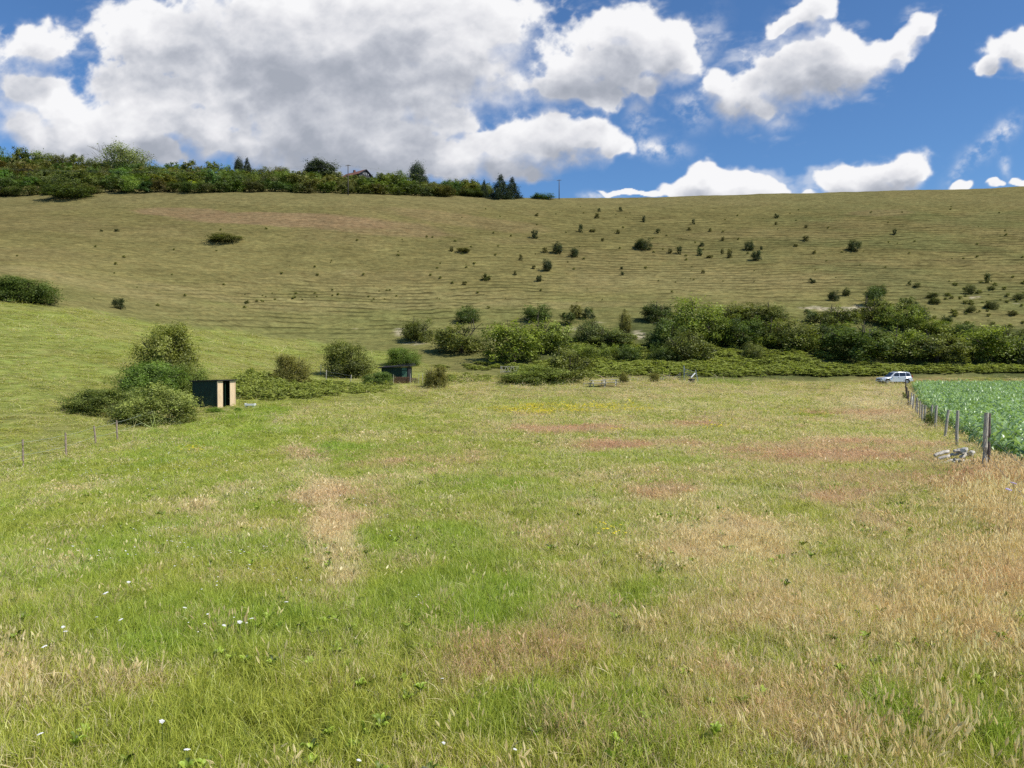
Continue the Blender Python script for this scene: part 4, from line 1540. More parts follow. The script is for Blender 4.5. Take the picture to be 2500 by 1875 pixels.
# fresh broad bladed clumps
X, Y, s = fan_points(26 * GD, 3.3, 70)
d_, r_, l_ = fields(X, Y)
k = meadow_mask(X, Y) & (r5.uniform(0, 1, len(X)) < sstep(.30, .80, l_) * .95 + .04)
X, Y, s = X[k], Y[k], s[k]
make_scatter('lush_grass', X, Y, s, hidden_collection('lush', LUSHT), 3, .75 + .6 * l_[k], 'fresh bright green broad bladed grass clumps', 'grass', .2)
# pale seed heads
X, Y, s = fan_points(46 * GD, 3.3, 105, pw=.78)
d_, r_, l_ = fields(X, Y)
u_ = X / np.maximum(Y, 6)
tall = .8 * blob(X, Y, ellipse(2500, 1380, 260, 270), .8, 40) + blob(X, Y, ellipse(2420, 1180, 120, 60), .5, 41)
k = meadow_mask(X, Y) & (r5.uniform(0, 1, len(X)) < (1 - .7 * sstep(35, 75, Y)) * np.clip(.10 + .65 * (d_ - .38) + .55 * tall, .04, 1) * (1 - .85 * pasture(X, Y)))
X, Y, s, tall = X[k], Y[k], s[k], tall[k]
make_scatter('seed_head_grass', X, Y, s, hidden_collection('heads', HEADS), 4, (.72 + .25 * tall), 'tall straw coloured grass with pale feathery seed heads', 'grass', .10)
# reddish fine bent
X, Y, s = fan_points(40 * GD, 3.3, 105, pw=.78)
d_, r_, l_ = fields(X, Y)
k = meadow_mask(X, Y) & (r5.uniform(0, 1, len(X)) < sstep(.18, .75, r_) * .9 + .03)
X, Y, s = X[k], Y[k], s[k]
make_scatter('fine_bent_grass', X, Y, s, hidden_collection('haze', HAZE), 3, .8 + 0 * X, 'fine reddish brown bent grass in hazy patches', 'grass', .12)

# low broad leaved weeds between the grass
def rosette(seed):
    r_ = np.random.default_rng(seed)
    Vs, Fs, ti = [], [], []
    off = 0
    for i in range(9):
        a = i * 2.4 + r_.uniform(-.4, .4)
        L_, w = r_.uniform(.07, .14), r_.uniform(.018, .032)
        d = np.array([math.cos(a), math.sin(a), 0])
        sd = np.array([-math.sin(a), math.cos(a), 0])
        up = r_.uniform(.5, 1.3)
        tin = r_.uniform(0, 1)
        for j in range(6):
            t_ = j / 5
            p_ = d * L_ * t_ + np.array([0, 0, .05 + L_ * (up * t_ - up * .7 * t_ * t_)])
            ww = w * math.sin(math.pi * min(1, .08 + .90 * t_)) ** .8
            Vs += [p_ - sd * ww, p_ - np.array([0, 0, ww * .3]), p_ + sd * ww]
            ti += [tin] * 3
        for j in range(5):
            b_ = off + 3 * j
            Fs += [[b_, b_ + 1, b_ + 4, b_ + 3], [b_ + 1, b_ + 2, b_ + 5, b_ + 4]]
        off += 18
    return mesh_np('rosette', Vs, Fs, 4, [M_leaf], True, {'tint': np.array(ti)})


X, Y, s = fan_points(9, 3.5, 20, pw=.3)
k = meadow_mask(X, Y) & (fbm(X / 1.1, Y / 1.1, 410, 3) > .5)
X, Y, s = X[k], Y[k], s[k]
o = make_scatter('meadow_weeds', X, Y, s * .5, hidden_collection('rosettes', [rosette(600 + i) for i in range(3)]), 3, 1.1 + .5 * r5.uniform(0, 1, len(X)), 'low broad leaved weeds scattered through the near meadow', 'weeds', .25)
o.color = (1.35, 1.5, .85, 1)

# ---- small flowers
def flower_mesh(seed, n, rad, hmin, hmax, fr, mat, stems=True):
    r_ = random.Random(seed)
    mb = MB()
    for i in range(n):
        a, q = r_.uniform(0, 6.28), rad * math.sqrt(r_.random())
        x, y, z = q * math.cos(a), q * math.sin(a), r_.uniform(hmin, hmax)
        f_ = fr * r_.uniform(.7, 1.3)
        mb.lathe([(f_ * .3, -f_ * .4), (f_, 0), (f_ * .85, f_ * .25), (f_ * .3, f_ * .45)], 7, (x, y, z))
        mb.add([(x - f_ * .3, y, z + f_ * .45), (x, y - f_ * .3, z + f_ * .45), (x + f_ * .3, y, z + f_ * .45), (x, y + f_ * .3, z + f_ * .45)], [(0, 1, 2, 3)])
    me_ = bpy.data.meshes.new('flowers')
    me_.from_pydata([tuple(v) for v in mb.v], [], mb.f)
    me_.update()
    me_.materials.append(mat)
    return me_


WF = [flower_mesh(i, 4, .25, .12, .20, .010, M_flower_w) for i in range(3)]
YF = [flower_mesh(10 + i, 14, .28, .18, .32, .021, M_flower_y) for i in range(3)]
X, Y, s = fan_points(8 * GD, 6, 90, pw=.36)
wf = [(ellipse(*a), q) for a, q in [((430, 1110, 170, 45), 1.0), ((120, 1130, 130, 40), .8), ((300, 1170, 200, 40), .6), ((850, 1240, 60, 18), .8), ((600, 1250, 260, 90), .3),
                                    ((350, 1380, 300, 120), .22), ((560, 1500, 180, 60), .3), ((680, 1030, 90, 25), .5), ((950, 1500, 120, 30), .2)]]
dn_ = sum(q * blob(X, Y, e_, .9, 60) for e_, q in wf) + .02 * (X < 0)
k = meadow_mask(X, Y) & (r5.uniform(0, 1, len(X)) < dn_ * .6)
X, Y, s = X[k], Y[k], s[k]
make_scatter('white_clover', X, Y, s, hidden_collection('clover', WF), 3, np.ones(len(X)) * .8, 'scattered small white clover flowers in the left meadow', 'flowers', .1)
X, Y, s = fan_points(14 * GD, 8, 104, pw=.5)
yf = [(ellipse(*a), q) for a, q in [((1400, 1003, 170, 10), .8), ((1340, 1012, 120, 5), .8), ((475, 1105, 16, 4), 1.0), ((1740, 1048, 40, 5), .5), ((1880, 1022, 90, 8), .15),
                                    ((1490, 1310, 45, 18), .25), ((1590, 1160, 14, 5), .3), ((1230, 1005, 60, 4), .3), ((1600, 1070, 160, 10), .08), ((1960, 1015, 60, 5), .15)]]
dn_ = sum(q * blob(X, Y, e_, 1.0, 62) for e_, q in yf)
k = meadow_mask(X, Y) & (r5.uniform(0, 1, len(X)) < dn_ * .9)
X, Y, s = X[k], Y[k], s[k]
make_scatter('yellow_trefoil', X, Y, s, hidden_collection('trefoil', YF), 3, np.ones(len(X)), 'patches of small yellow flowers across the far meadow', 'flowers', .1)

# ---- bramble scrub between the hawthorns
BRM = [foliage('bramble', lobes_mound(64 + i, 14), 1500, .045, 85 + i, M_leaf, spray=.06, clump=14) for i in range(3)]


def poly_scatter(cx, cy, rx, ry, n):
    pts = []
    for _ in range(n):
        a, q = random.uniform(0, 6.28), math.sqrt(random.random())
        pts.append(G(cx + math.cos(a) * q * rx, cy + math.sin(a) * q * ry))
    return pts


pts, scs = [], []
for (cx, cy, rx, ry, n, s0, h0) in [(1400, 905, 150, 22, 130, 2.4, 1.3), (1480, 860, 110, 45, 110, 2.4, 1.2), (1650, 905, 170, 14, 130, 2.6, 1.4), (1830, 895, 170, 25, 190, 2.6, 1.4), (1800, 860, 200, 30, 110, 2.6, 1.3),
                                    (2050, 905, 180, 12, 120, 2.6, 1.3), (2200, 905, 160, 8, 80, 2.4, 1.2), (2380, 903, 150, 8, 80, 2.4, 1.2), (1560, 880, 120, 20, 70, 2.4, 1.2), (1180, 895, 120, 8, 26, 1.8, .6),
                                    (640, 955, 70, 24, 60, 1.5, 1.15), (740, 958, 90, 16, 60, 1.4, .9), (860, 950, 90, 12, 46, 1.3, .7), (1150, 928, 60, 10, 20, 1.5, .6), (610, 935, 40, 12, 24, 1.6, 1.3), (1640, 925, 70, 5, 16, 1.2, .5),
                                    (2000, 890, 60, 30, 30, 2.4, 1.2), (1330, 920, 60, 15, 30, 1.8, 1.0)]:
    for p in poly_scatter(cx, cy, rx, ry, n):
        pts.append(p)
        q = random.uniform(.7, 1.3)
        scs.append((s0 * q, s0 * q, h0 * random.uniform(.45, 1.15) * (.72 if cx > 1170 else 1)))
pts = np.array([tuple(p) for p in pts])
o = scatter('bramble_scrub', pts, np.stack([np.zeros(len(pts)), np.zeros(len(pts)), r5.uniform(0, 6.28, len(pts))], -1), np.array(scs), r5.integers(0, 3, len(pts)), hidden_collection('bramble', BRM))
o.color = (1.75, 1.62, 1.45, 1)
tag(o, 'sprawling grey green brambles filling the bank between hawthorns', 'brambles', kind='stuff')

# ---- dark tussocks on the hill, too many and too small to count
TUS = [T['far%d' % i] for i in range(3)]
pts, scs = [], []
for _ in range(240):
    z_ = random.random()
    if z_ < .35:
        px, py = random.uniform(1050, 2500), random.uniform(500, 700)
    elif z_ < .65:
        px, py = random.uniform(2250, 2500), random.uniform(690, 830)
    elif z_ < .74:
        px, py = random.gauss(850, 180), random.gauss(722, 8)
    else:
        px, py = random.uniform(20, 1700), random.uniform(560, 760)
    p = G(px, py)
    q = random.uniform(.22, .62) * (1.5 if z_ > .35 and z_ < .65 else 1)
    pts.append(tuple(p)); scs.append((q * 1.6, q * 1.3, q))
pts = np.array(pts)
o = scatter('hill_tussocks', pts, np.stack([np.zeros(len(pts)), np.zeros(len(pts)), r5.uniform(0, 6.28, len(pts))], -1), np.array(scs), r5.integers(0, 3, len(pts)), hidden_collection('tussock', TUS))
o.color = (1.1, .95, .7, 1)
tag(o, 'small dark grass tussocks dotted over the hillside', 'tussocks', kind='stuff')

# ---- crop
def crop_plant(seed):
    r_ = np.random.default_rng(seed)
    Vs, Fs, ti = [], [], []
    off = 0
    n = 9
    for i in range(n):
        a = i * 2.4 + r_.uniform(-.5, .5)
        L_ = r_.uniform(.42, .70)
        w = r_.uniform(.05, .085)
        z0 = .08 + .05 * i
        up = r_.uniform(.9, 1.5)
        d = np.array([math.cos(a), math.sin(a), 0])
        sd = np.array([-math.sin(a), math.cos(a), 0])
        tin = r_.uniform(0, 1)
        segs = 6
        for j in range(segs + 1):
            t_ = j / segs
            p_ = d * L_ * t_ * .8 + np.array([0, 0, z0 + L_ * (up * t_ - (up + .15) * t_ * t_ * .95)])
            ww = w * (math.sin(math.pi * min(1, .12 + .9 * t_)) ** .7) * .6
            tw = sd * ww + np.array([0, 0, ww * .35 * math.sin(4 * t_ + i)])
            Vs += [p_ - tw, p_ - np.array([0, 0, ww * .35]), p_ + tw]
            ti += [tin] * 3
        for j in range(segs):
            b_ = off + 3 * j
            Fs += [[b_, b_ + 1, b_ + 4, b_ + 3], [b_ + 1, b_ + 2, b_ + 5, b_ + 4]]
        off += 3 * (segs + 1)
    return mesh_np('crop_plant', Vs, Fs, 4, [M_crop], True, {'tint': np.array(ti)})


CR = [crop_plant(500 + i) for i in range(5)]
X, Y = [], []
yy = 17.0
while yy < 101:
    x0 = float(fence_x(yy))
    xs = np.arange(x0 + .8, .80 * yy + 9, .36 + .0018 * yy)
    X.append(xs + r5.normal(0, .08, len(xs)))
    Y.append(np.full(len(xs), yy) + r5.normal(0, .10, len(xs)))
    yy += .42 + .002 * yy
X, Y = np.concatenate(X), np.concatenate(Y)
k = in_crop(X, Y)
X, Y = X[k], Y[k]
s = r5.uniform(.75, 1.3, len(X)) * (1 + .002 * Y)
o = scatter('maize_crop', np.stack([X, Y, hz(X, Y)], -1), np.stack([r5.normal(0, .1, len(X)), r5.normal(0, .1, len(X)), r5.uniform(0, 6.28, len(X))], -1), np.stack([s, s, s * 1.05], -1),
            r5.integers(0, 5, len(X)), hidden_collection('crop', CR))
tag(o, 'dense field of bright green broad leaved young crop', 'crop', kind='stuff')
# ------------------------------------------------------------------ built things
def local_axes(rz):
    return Vector((math.cos(rz), math.sin(rz), 0)), Vector((-math.sin(rz), math.cos(rz), 0))


# ---- dark green shelter with wooden front
base = G(531, 997)
ang = R(68)
sh = empty('field_shelter', base, ang)     # local +x runs along the front, away to the right; local +y runs back to the left
sh.location.z = base.z - .05
tag(sh, 'dark green two bay field shelter with fresh wooden front panels beside the tall hawthorn', 'shelter')
L_, D_, Hh = 1.95, 2.6, 2.28
MB().box((.04, D_ / 2 + .02, Hh / 2 - .05), (.05, D_, Hh)).box((L_ - .02, D_ / 2 + .02, Hh / 2 - .05), (.05, D_, Hh)).box((L_ / 2, D_ - .02, Hh / 2 - .1), (L_ - .16, .04, Hh - .1)).build('wall', M_greenpaint, sh)
MB().box((L_ / 2 - .02, D_ / 2, Hh / 2 - .1), (.04, D_ - .1, Hh - .15)).build('partition', M_greenpaint, sh)
MB().box((.30, 0, Hh / 2 - .05), (.57, .045, Hh - .02)).build('front_panel', M_plywood, sh)
MB().box((L_ - .28, 0, Hh / 2 - .05), (.57, .045, Hh - .02)).build('front_panel', M_plywood, sh)
rf = MB()
rf.add([(-.15, -.18, Hh - .03), (L_ + .12, -.18, Hh - .03), (L_ + .12, D_ + .15, Hh - .12), (-.15, D_ + .15, Hh - .12),
        (-.15, -.18, Hh + .06), (L_ + .12, -.18, Hh + .06), (L_ + .12, D_ + .15, Hh - .03), (-.15, D_ + .15, Hh - .03)],
       [(3, 2, 1, 0), (4, 5, 6, 7), (0, 1, 5, 4), (1, 2, 6, 5), (2, 3, 7, 6), (3, 0, 4, 7)])
rf.build('roof', M_felt, sh)
for xx in (.0, L_):
    MB().box((xx, -.03, Hh / 2 - .05), (.06, .06, Hh)).build('corner_post', M_plywood, sh)

# white slab lying on the grass beside it
p = G(611, 996)
ws = empty('water_trough', p + Vector((0, 0, .08)), R(-6))
tag(ws, 'small white trough lying in the grass right of the shelter', 'trough')
MB().box((0, 0, .10), (.78, .34, .05)).box((0, -.17, .19), (.82, .04, .16)).box((0, .17, .17), (.82, .04, .14)).box((-.40, 0, .20), (.05, .30, .18)).box((.40, 0, .20), (.05, .30, .18)).build('tub', M_white, ws, bevel=.012)
MB().box((-.3, 0, .02), (.06, .3, .1)).box((.3, 0, .02), (.06, .3, .1)).build('foot', M_white, ws)

# ---- dark hut with green door
YH = 94.0
hb = at(968, YH)
hb.z = px2uv(968, 934)[1] * YH
hut = empty('hut', hb, R(-8))
tag(hut, 'dark green wooden hut with black felt roof and pale green door behind the woven hurdle', 'hut')
MB().box((-.25, 1.0, .95), (3.3, 2.2, 1.9)).build('wall', M_hutwall, hut)
MB().box((.20, -.12, 1.0), (1.3, .05, 1.75)).build('front_boards', M_greenpaint, hut)
dr = MB().box((1.05, -.135, 1.02), (.62, .05, 1.60)).build('door', M_greendoor, hut)
MB().box((.85, -.18, 1.0), (.05, .05, .16)).build('handle', M_black, dr)
MB().box((1.05, -.175, 1.5), (.54, .03, .07)).box((1.05, -.175, .5), (.54, .03, .07)).build('ledge', M_hutwall, dr)
MB().box((1.50, .45, 1.0), (.12, 1.2, 1.9)).build('side_post', M_felt, hut)
rf = MB()
rf.add([(-2.15, -.5, 1.80), (1.85, -.5, 2.02), (1.85, 2.3, 2.16), (-2.15, 2.3, 1.94), (-2.15, -.5, 1.92), (1.85, -.5, 2.14), (1.85, 2.3, 2.28), (-2.15, 2.3, 2.06)],
       [(3, 2, 1, 0), (4, 5, 6, 7), (0, 1, 5, 4), (1, 2, 6, 5), (2, 3, 7, 6), (3, 0, 4, 7)])
rf.build('roof', M_felt, hut)
MB().box((.9, 1.2, 2.30), (1.9, 1.1, .07), M=Matrix.Rotation(R(-4), 4, 'Y')).build('roof_sheet', M_felt, hut)

# woven hurdles and stakes in front of the hut
YW = 91.0
def hurdle(px0, px1, top, bot, lab, mat, Yh=YW):
    a, b_ = at(px0, Yh), at(px1, Yh + .2)
    zb_ = px2uv(px0, bot)[1] * Yh
    zt_ = px2uv(px0, top)[1] * Yh
    w = b_.x - a.x
    h = zt_ - zb_
    r = empty('wicker_hurdle', (a.x, a.y, zb_), 0)
    tag(r, lab, 'hurdle', 'woven hurdles round the hut')
    mb = MB()
    n = max(4, int(w / .16))
    for k_ in range(10):
        z_ = (k_ + .5) * h / 10
        for i in range(n):
            x0, x1 = w * i / n, w * (i + 1) / n
            sgn = 1 if (i + k_) % 2 else -1
            mb.box(((x0 + x1) / 2, sgn * .02, z_ + random.uniform(-.01, .01)), (x1 - x0 + .01, .035, h / 10 * .92))
    mb.build('woven_panel', mat, r)
    sm = MB()
    for i in range(0, n + 1, 2): sm.box((w * i / n, 0, h / 2), (.035, .05, h * 1.06))
    sm.build('uprights', M_wicker, r)
    return r


hurdle(962, 1000, 920, 941, 'reddish brown woven hurdle panel, wider one in front of the hut', M_wicker)
hurdle(1002, 1021, 923, 941, 'narrow paler woven hurdle panel right of the wide one', simple('pale_wicker', (.34, .24, .15), .9, .3, 18))
for (px, top, bot, lean, lab) in [(961, 914, 941, -.02, 'bamboo stake at the left end of the woven hurdle'), (1001, 912, 941, .06, 'tallest bamboo stake where the two woven hurdles meet'),
                                  (1022, 913, 938, .03, 'bamboo stake at the right end of the narrow hurdle'), (1032, 911, 938, .0, 'bamboo stake standing free between hurdle and thin bush'),
                                  (1042, 910, 934, .02, 'bamboo stake just left of the thin brownish bush')]:
    q_ = at(px, YW - .3)
    zb_ = px2uv(px, bot)[1] * q_.y
    zt_ = px2uv(px, top)[1] * q_.y
    s_ = MB().tube([(0, 0, 0), (lean * .6, 0, (zt_ - zb_) * .5), (lean, 0, zt_ - zb_)], [.035, .032, .028], 6).build('bamboo_stake', M_wood)
    s_.location = (q_.x, q_.y, zb_)
    tag(s_, lab, 'stake', 'stakes round the hut')

# ---- fences -----------------------------------------------------------------
def post_mesh(par, p0, h, r, lean=(0, 0), mat=None, name='post', seed=0):
    rr2 = random.Random(seed)
    mb = MB()
    pts, rs = [], []
    n = 6
    for i in range(n + 1):
        t_ = i / n
        pts.append((p0[0] + lean[0] * h * t_ + rr2.uniform(-1, 1) * r * .12, p0[1] + lean[1] * h * t_ + rr2.uniform(-1, 1) * r * .12, p0[2] - .15 + (h + .15) * t_))
        rs.append(r * (1.08 - .14 * t_) * rr2.uniform(.95, 1.05))
    mb.tube(pts, rs, 10)
    o = mb.build(name, mat or M_wood, par, smooth=False)
    return o, Vector(pts[-1])


# left wire fence
fl = empty('wire_fence', G(57, 1142), 0)
fl.location = (0, 0, 0)
tag(fl, 'sagging two strand wire fence on short wooden posts below the bramble mound', 'fence')
LP = [(-60, 1175, 1.25), (57, 1142, 1.28), (162, 1118, 1.20), (235, 1088, 1.05), (287, 1078, 1.15), (345, 1052, 1.1)]
tops, lows = [], []
for i, (px, py, h) in enumerate(LP):
    b_ = G(px, py)
    lean = [(0, 0), (-.01, 0), (-.03, .0), (-.10, 0), (-.04, 0), (0, 0)][i]
    if i < 5: o, tp_ = post_mesh(fl, tuple(b_), h, .045, lean, simple('brown_post', (.36, .28, .21), .85, .2, 8), 'post', i)
    tops.append(b_ + Vector((lean[0] * h, 0, h * .90)))
    lows.append(b_ + Vector((lean[0] * h, 0, h * .45)))
for lst in (tops, lows):
    mb = MB()
    pp = []
    for a, b_ in zip(lst[:-1], lst[1:]):
        for k_ in range(6):
            t_ = k_ / 6
            q_ = a.lerp(b_, t_)
            q_ = q_ + Vector((0, -.06, -.03 * math.sin(math.pi * t_)))
            pp.append(q_)
    pp.append(lst[-1])
    mb.tube(pp, .007, 5).build('wire', simple('pale_strand', (.36, .40, .30), .6, .1, 5), fl)

# right fence, posts along the crop
fr = empty('post_fence', (0, 0, 0), 0)
tag(fr, 'long line of leaning round wooden posts between the meadow and the crop', 'fence')
RP = [(2405, 16.6, 1.36, .050, (.028, 0)), (2416, 17.6, 1.32, .038, (.0, 0)), (2337, 26, 1.36, .052, (.02, 0)), (2307, 31.7, 1.24, .055, (.13, 0)), (2284, 38.7, 1.30, .062, (.05, 0)),
      (2273, 41, 1.25, .055, (.06, 0)), (2257, 43, 1.15, .055, (.06, 0)), (2252, 44.5, 1.1, .055, (.02, 0)), (2246, 47, 1.15, .05, (.03, 0)), (2241, 49.5, 1.1, .05, (0, 0)), (2236, 52, 1.15, .055, (.08, 0)),
      (2229, 56, 1.25, .055, (.06, 0)), (2224, 59, 1.2, .055, (.05, 0)), (2218, 62, 1.2, .05, (.02, 0)), (2216, 70, 1.25, .06, (-.05, 0)), (2213, 76, 1.3, .06, (-.03, 0)), (2212, 84, 1.3, .06, (0, 0)), (2211, 93, 1.2, .06, (0, 0))]
prev = []
for i, (px, Yp, h, r, lean) in enumerate(RP):
    b_ = at(px, Yp)
    o, tp_ = post_mesh(fr, tuple(b_), h, r, lean, simple('dark_post', (.16, .12, .10), .85, .2, 8) if i == 1 or i > 12 else M_wood, 'post', 20 + i)
    if i != 1: prev.append((b_, h, lean))
for k_, fz in enumerate((.92, .62, .30)):
    mb = MB()
    pp = [b_ + Vector((lean[0] * h * fz + .05, 0, h * fz)) for b_, h, lean in prev]
    first = pp[0] + (pp[0] - pp[1]) * 1.2
    first.z = pp[0].z
    mb.tube([first] + pp, .0035, 4).build('wire', M_wire, fr)

# black bucket and white sack by the far posts
p = G(2217, 993)
bk = empty('bucket', p, 0)
tag(bk, 'small black bucket at the foot of the far fence posts', 'bucket')
MB().lathe([(.0, .0), (.11, .0), (.15, .30), (.155, .31), (.14, .31), (.10, .04), (0, .04)], 14).build('tub', M_black, bk, smooth=True)
hp = [(.15 * math.cos(a), 0, .30 + .14 * math.sin(a)) for a in np.linspace(0, math.pi, 9)]
MB().tube(hp, .006, 5).build('handle', M_metal, bk)
p = at(2224, 60.5)
sk = MB().lathe([(0, 0), (.13, .0), (.15, .10), (.13, .35), (.14, .55), (.09, .72), (.04, .78), (.07, .86), (0, .87)], 10).build('feed_sack', M_white, None, smooth=True)
sk.location = p
sk.rotation_euler = (0, R(8), 0)
sk.scale = (.9, .7, 1)
tag(sk, 'white sack leaning upright against the far fence posts beside the bucket', 'sack')

# heap of logs and flint by the near posts
def rock(loc, s, seed, lab):
    if seed < 60: s = tuple(v * .68 for v in s)
    r_ = np.random.default_rng(seed)
    V = unit(r_.normal(size=(26, 3))) * r_.uniform(.8, 1.05, (26, 1)) * np.array(s) / 2
    import bmesh
    bm = bmesh.new()
    for v in V: bm.verts.new(tuple(v))
    bmesh.ops.convex_hull(bm, input=bm.verts)
    me_ = bpy.data.meshes.new('rock')
    bm.to_mesh(me_)
    bm.free()
    me_.materials.append(M_stone)
    o = bpy.data.objects.new('rock', me_)
    COL.objects.link(o)
    o.location = loc
    o.rotation_euler = (random.uniform(-.3, .3), random.uniform(-.3, .3), random.uniform(0, 6))
    tag(o, lab, 'rock', 'rocks heaped at the near fence post')


def log(a, b_, r, seed, lab):
    rr2 = random.Random(seed)
    a, b_ = Vector(a), Vector(b_)
    mid = (a + b_) / 2
    pts, rs = [], []
    for i in range(8):
        t_ = i / 7
        q_ = (a.lerp(b_, t_) - mid) + Vector((rr2.uniform(-1, 1), rr2.uniform(-1, 1), rr2.uniform(-1, 1))) * r * .35
        pts.append(q_)
        rs.append(r * rr2.uniform(.8, 1.15))
    o = MB().tube(pts, rs, 9).build('log', M_log)
    o.location = mid
    tag(o, lab, 'log', 'bleached logs heaped at the near fence post')


hp_ = G(2345, 1128)
hx, hy, hz0 = hp_.x, hp_.y, hp_.z
sc_ = hp_.y / F          # metres per photo pixel at the heap
def hpt(px, py, dy=0):   # a point of the heap at its own place on the ground
    return Vector((hx + (px - 2345) * sc_, hy + dy, hz0 + (1128 - py) * sc_))


for i, (a, b_, r, lab) in enumerate([
    (hpt(2286, 1113, .1), hpt(2330, 1105, .3), .045, 'pale log pointing left out of the heap'),
    (hpt(2292, 1120, 0), hpt(2345, 1108, .1), .04, 'log lying under the one that points left'),
    (hpt(2328, 1100, .0), hpt(2372, 1112, .1), .05, 'thick grey log across the top of the heap'),
    (hpt(2340, 1114, -.1), hpt(2382, 1106, .1), .045, 'log at the right side of the heap'),
    (hpt(2285, 1132, -.1), hpt(2330, 1122, .0), .035, 'thin log lowest at the left of the heap'),
    (hpt(2318, 1120, -.2), hpt(2362, 1124, -.1), .035, 'thin log at the front of the heap'),
    (hpt(2350, 1102, .25), hpt(2380, 1100, .3), .05, 'short stub at the back right of the heap')]):
    log(a, b_, r, i, lab)
for i, (px, py, s_, lab) in enumerate([(2348, 1098, (.34, .3, .26), 'largest pale flint on top of the heap at the post foot'), (2366, 1104, (.26, .25, .2), 'pale rock right of the largest flint'),
                                       (2330, 1127, (.36, .3, .18), 'flat pale rock at the front of the heap'), (2304, 1133, (.34, .26, .14), 'flat rock at the lower left of the heap'),
                                       (2376, 1112, (.24, .22, .18), 'rock at the right end of the heap'), (2350, 1128, (.28, .22, .14), 'low rock in front of the thin log')]):
    rock(hpt(px, py, .05 * i - .1), s_, 30 + i, lab)

# ---- fence posts behind the willow bush and along the far edge
def small_fence(name, lab, items, r=.05, nwire=2, wr=.010, mat=None):
    f_ = empty(name, (0, 0, 0), 0)
    tag(f_, lab, 'fence')
    ends = []
    for i, (px, bot, top, lean) in enumerate(items):
        b_ = G(px, bot)
        h = (bot - top) * b_.y / F
        post_mesh(f_, tuple(b_), h, r, (lean, 0), mat or M_wood, 'post', 60 + i)
        ends.append((b_, h, lean))
    for k_ in range(nwire):
        fz = .85 - .35 * k_
        MB().tube([b_ + Vector((lean * h * fz, 0, h * fz)) for b_, h, lean in ends], wr, 4).build('wire', M_wire, f_)


small_fence('wire_fence', 'three post wire fence running past the round hawthorn towards the hut', [(783, 914, 890, .03), (796, 927, 903, .05), (856, 934, 915, .10)], .055)
small_fence('wire_fence', 'low broken wire fence between the picnic tables and the field gate',
            [(1494, 932, 917, .02), (1514, 935, 922, .05), (1538, 934, 918, .03), (1555, 934, 922, .25), (1613, 931, 920, .12), (1620, 930, 919, -.05), (1634, 930, 914, .0), (1645, 931, 921, .05), (1660, 929, 909, .0)], .035)

# pale hurdle on the bank
p = at(1244, 97.0)
p.z = px2uv(1244, 909)[1] * p.y
hd = empty('sheep_hurdle', p, R(-6))
tag(hd, 'pale lattice sheep hurdle standing on the bank left of the bramble mound', 'hurdle')
mb = MB()
for z_ in (.05, .75): mb.bar((-1.12, 0, z_), (1.12, 0, z_), .05)
for x_ in (-1.12, 1.12): mb.bar((x_, 0, -.1), (x_, 0, .85), .05)
mb.build('frame', M_tablewood, hd)
mb = MB()
for i in range(6):
    x0 = -1.12 + i * .373
    mb.bar((x0, 0, .05) if i % 2 else (x0, 0, .75), (x0 + .37, 0, .75) if i % 2 else (x0 + .37, 0, .05), .04)
    mb.bar((x0 + .18, 0, .05), (x0 + .18, 0, .75), .03)
mb.build('lattice', M_tablewood, hd)

# ---- picnic tables
def picnic(px, Yt, rz, lab):
    p = at(px, Yt)
    r = empty('picnic_table', p, rz)
    r.scale = (1.05, 1.05, 1.05)
    tag(r, lab, 'picnic table', 'picnic tables at the edge of the meadow')
    mb = MB()
    for i in range(5): mb.box((0, -.30 + i * .15, .74), (1.75, .135, .045))
    mb.build('table_top', M_tablewood, r)
    for s_ in (-1, 1):
        mb = MB()
        for i in range(2): mb.box((0, s_ * (.62 + i * .15), .44), (1.75, .135, .045))
        mb.build('bench_seat', M_tablewood, r)
    for x_ in (-.62, .62):
        for s_ in (-1, 1):
            MB().bar((x_ + .03, s_ * .62, 0), (x_ + .03, s_ * .24, .715), .09, .045).build('leg', M_tablewood, r)
        MB().box((x_ - .03, 0, .385), (.045, 1.56, .09)).build('bearer', M_tablewood, r)
        MB().box((x_ - .03, 0, .69), (.045, .68, .06)).build('bearer', M_tablewood, r)
    return r


picnic(1458, 87.5, R(12), 'bleached wooden picnic table, left one of the two')
picnic(1490, 88.6, R(-14), 'bleached wooden picnic table, right one of the two')
p = at(1432, 88.0)
o = MB().box((0, 0, .38), (.75, .28, .05)).box((-.3, 0, .18), (.06, .24, .36)).box((.3, 0, .18), (.06, .24, .36)).build('low_bench', M_tablewood)
o.location = p
tag(o, 'low wooden bench just left of the picnic tables', 'bench')

# ---- field gate and black drum
YG = 100.0
gp = at(1670, YG)
gt = empty('field_gate', gp, 0)
tag(gt, 'galvanised steel field gate standing open at the far edge of the meadow', 'gate')
z0 = gp.z
pz = lambda px, py, Yq: Vector((px2uv(px, py)[0] * Yq, Yq, px2uv(px, py)[1] * Yq)) - gp
MB().bar((0, 0, -.1), tuple(pz(1670, 893, YG)), .10).build('hinge_post', M_metal, gt)
MB().bar((1.55, -1.2, -.1), tuple(pz(1698, 903, YG - 1.2)), .08).build('closing_post', M_metal, gt)
for (a, b_) in [((1671, 900), (1697, 909)), ((1671, 905), (1695, 914)), ((1671, 910), (1693, 918)), ((1671, 914), (1692, 921))]:
    MB().bar(tuple(pz(a[0], a[1], YG)), tuple(pz(b_[0], b_[1], YG - 1.1)), .045).build('rail', M_metal, gt)
MB().bar(tuple(pz(1697, 911, YG - 1.5)), tuple(pz(1687, 922, YG - 2.6)), .10).build('brace', M_white, gt)
p = at(1688, 96.0)
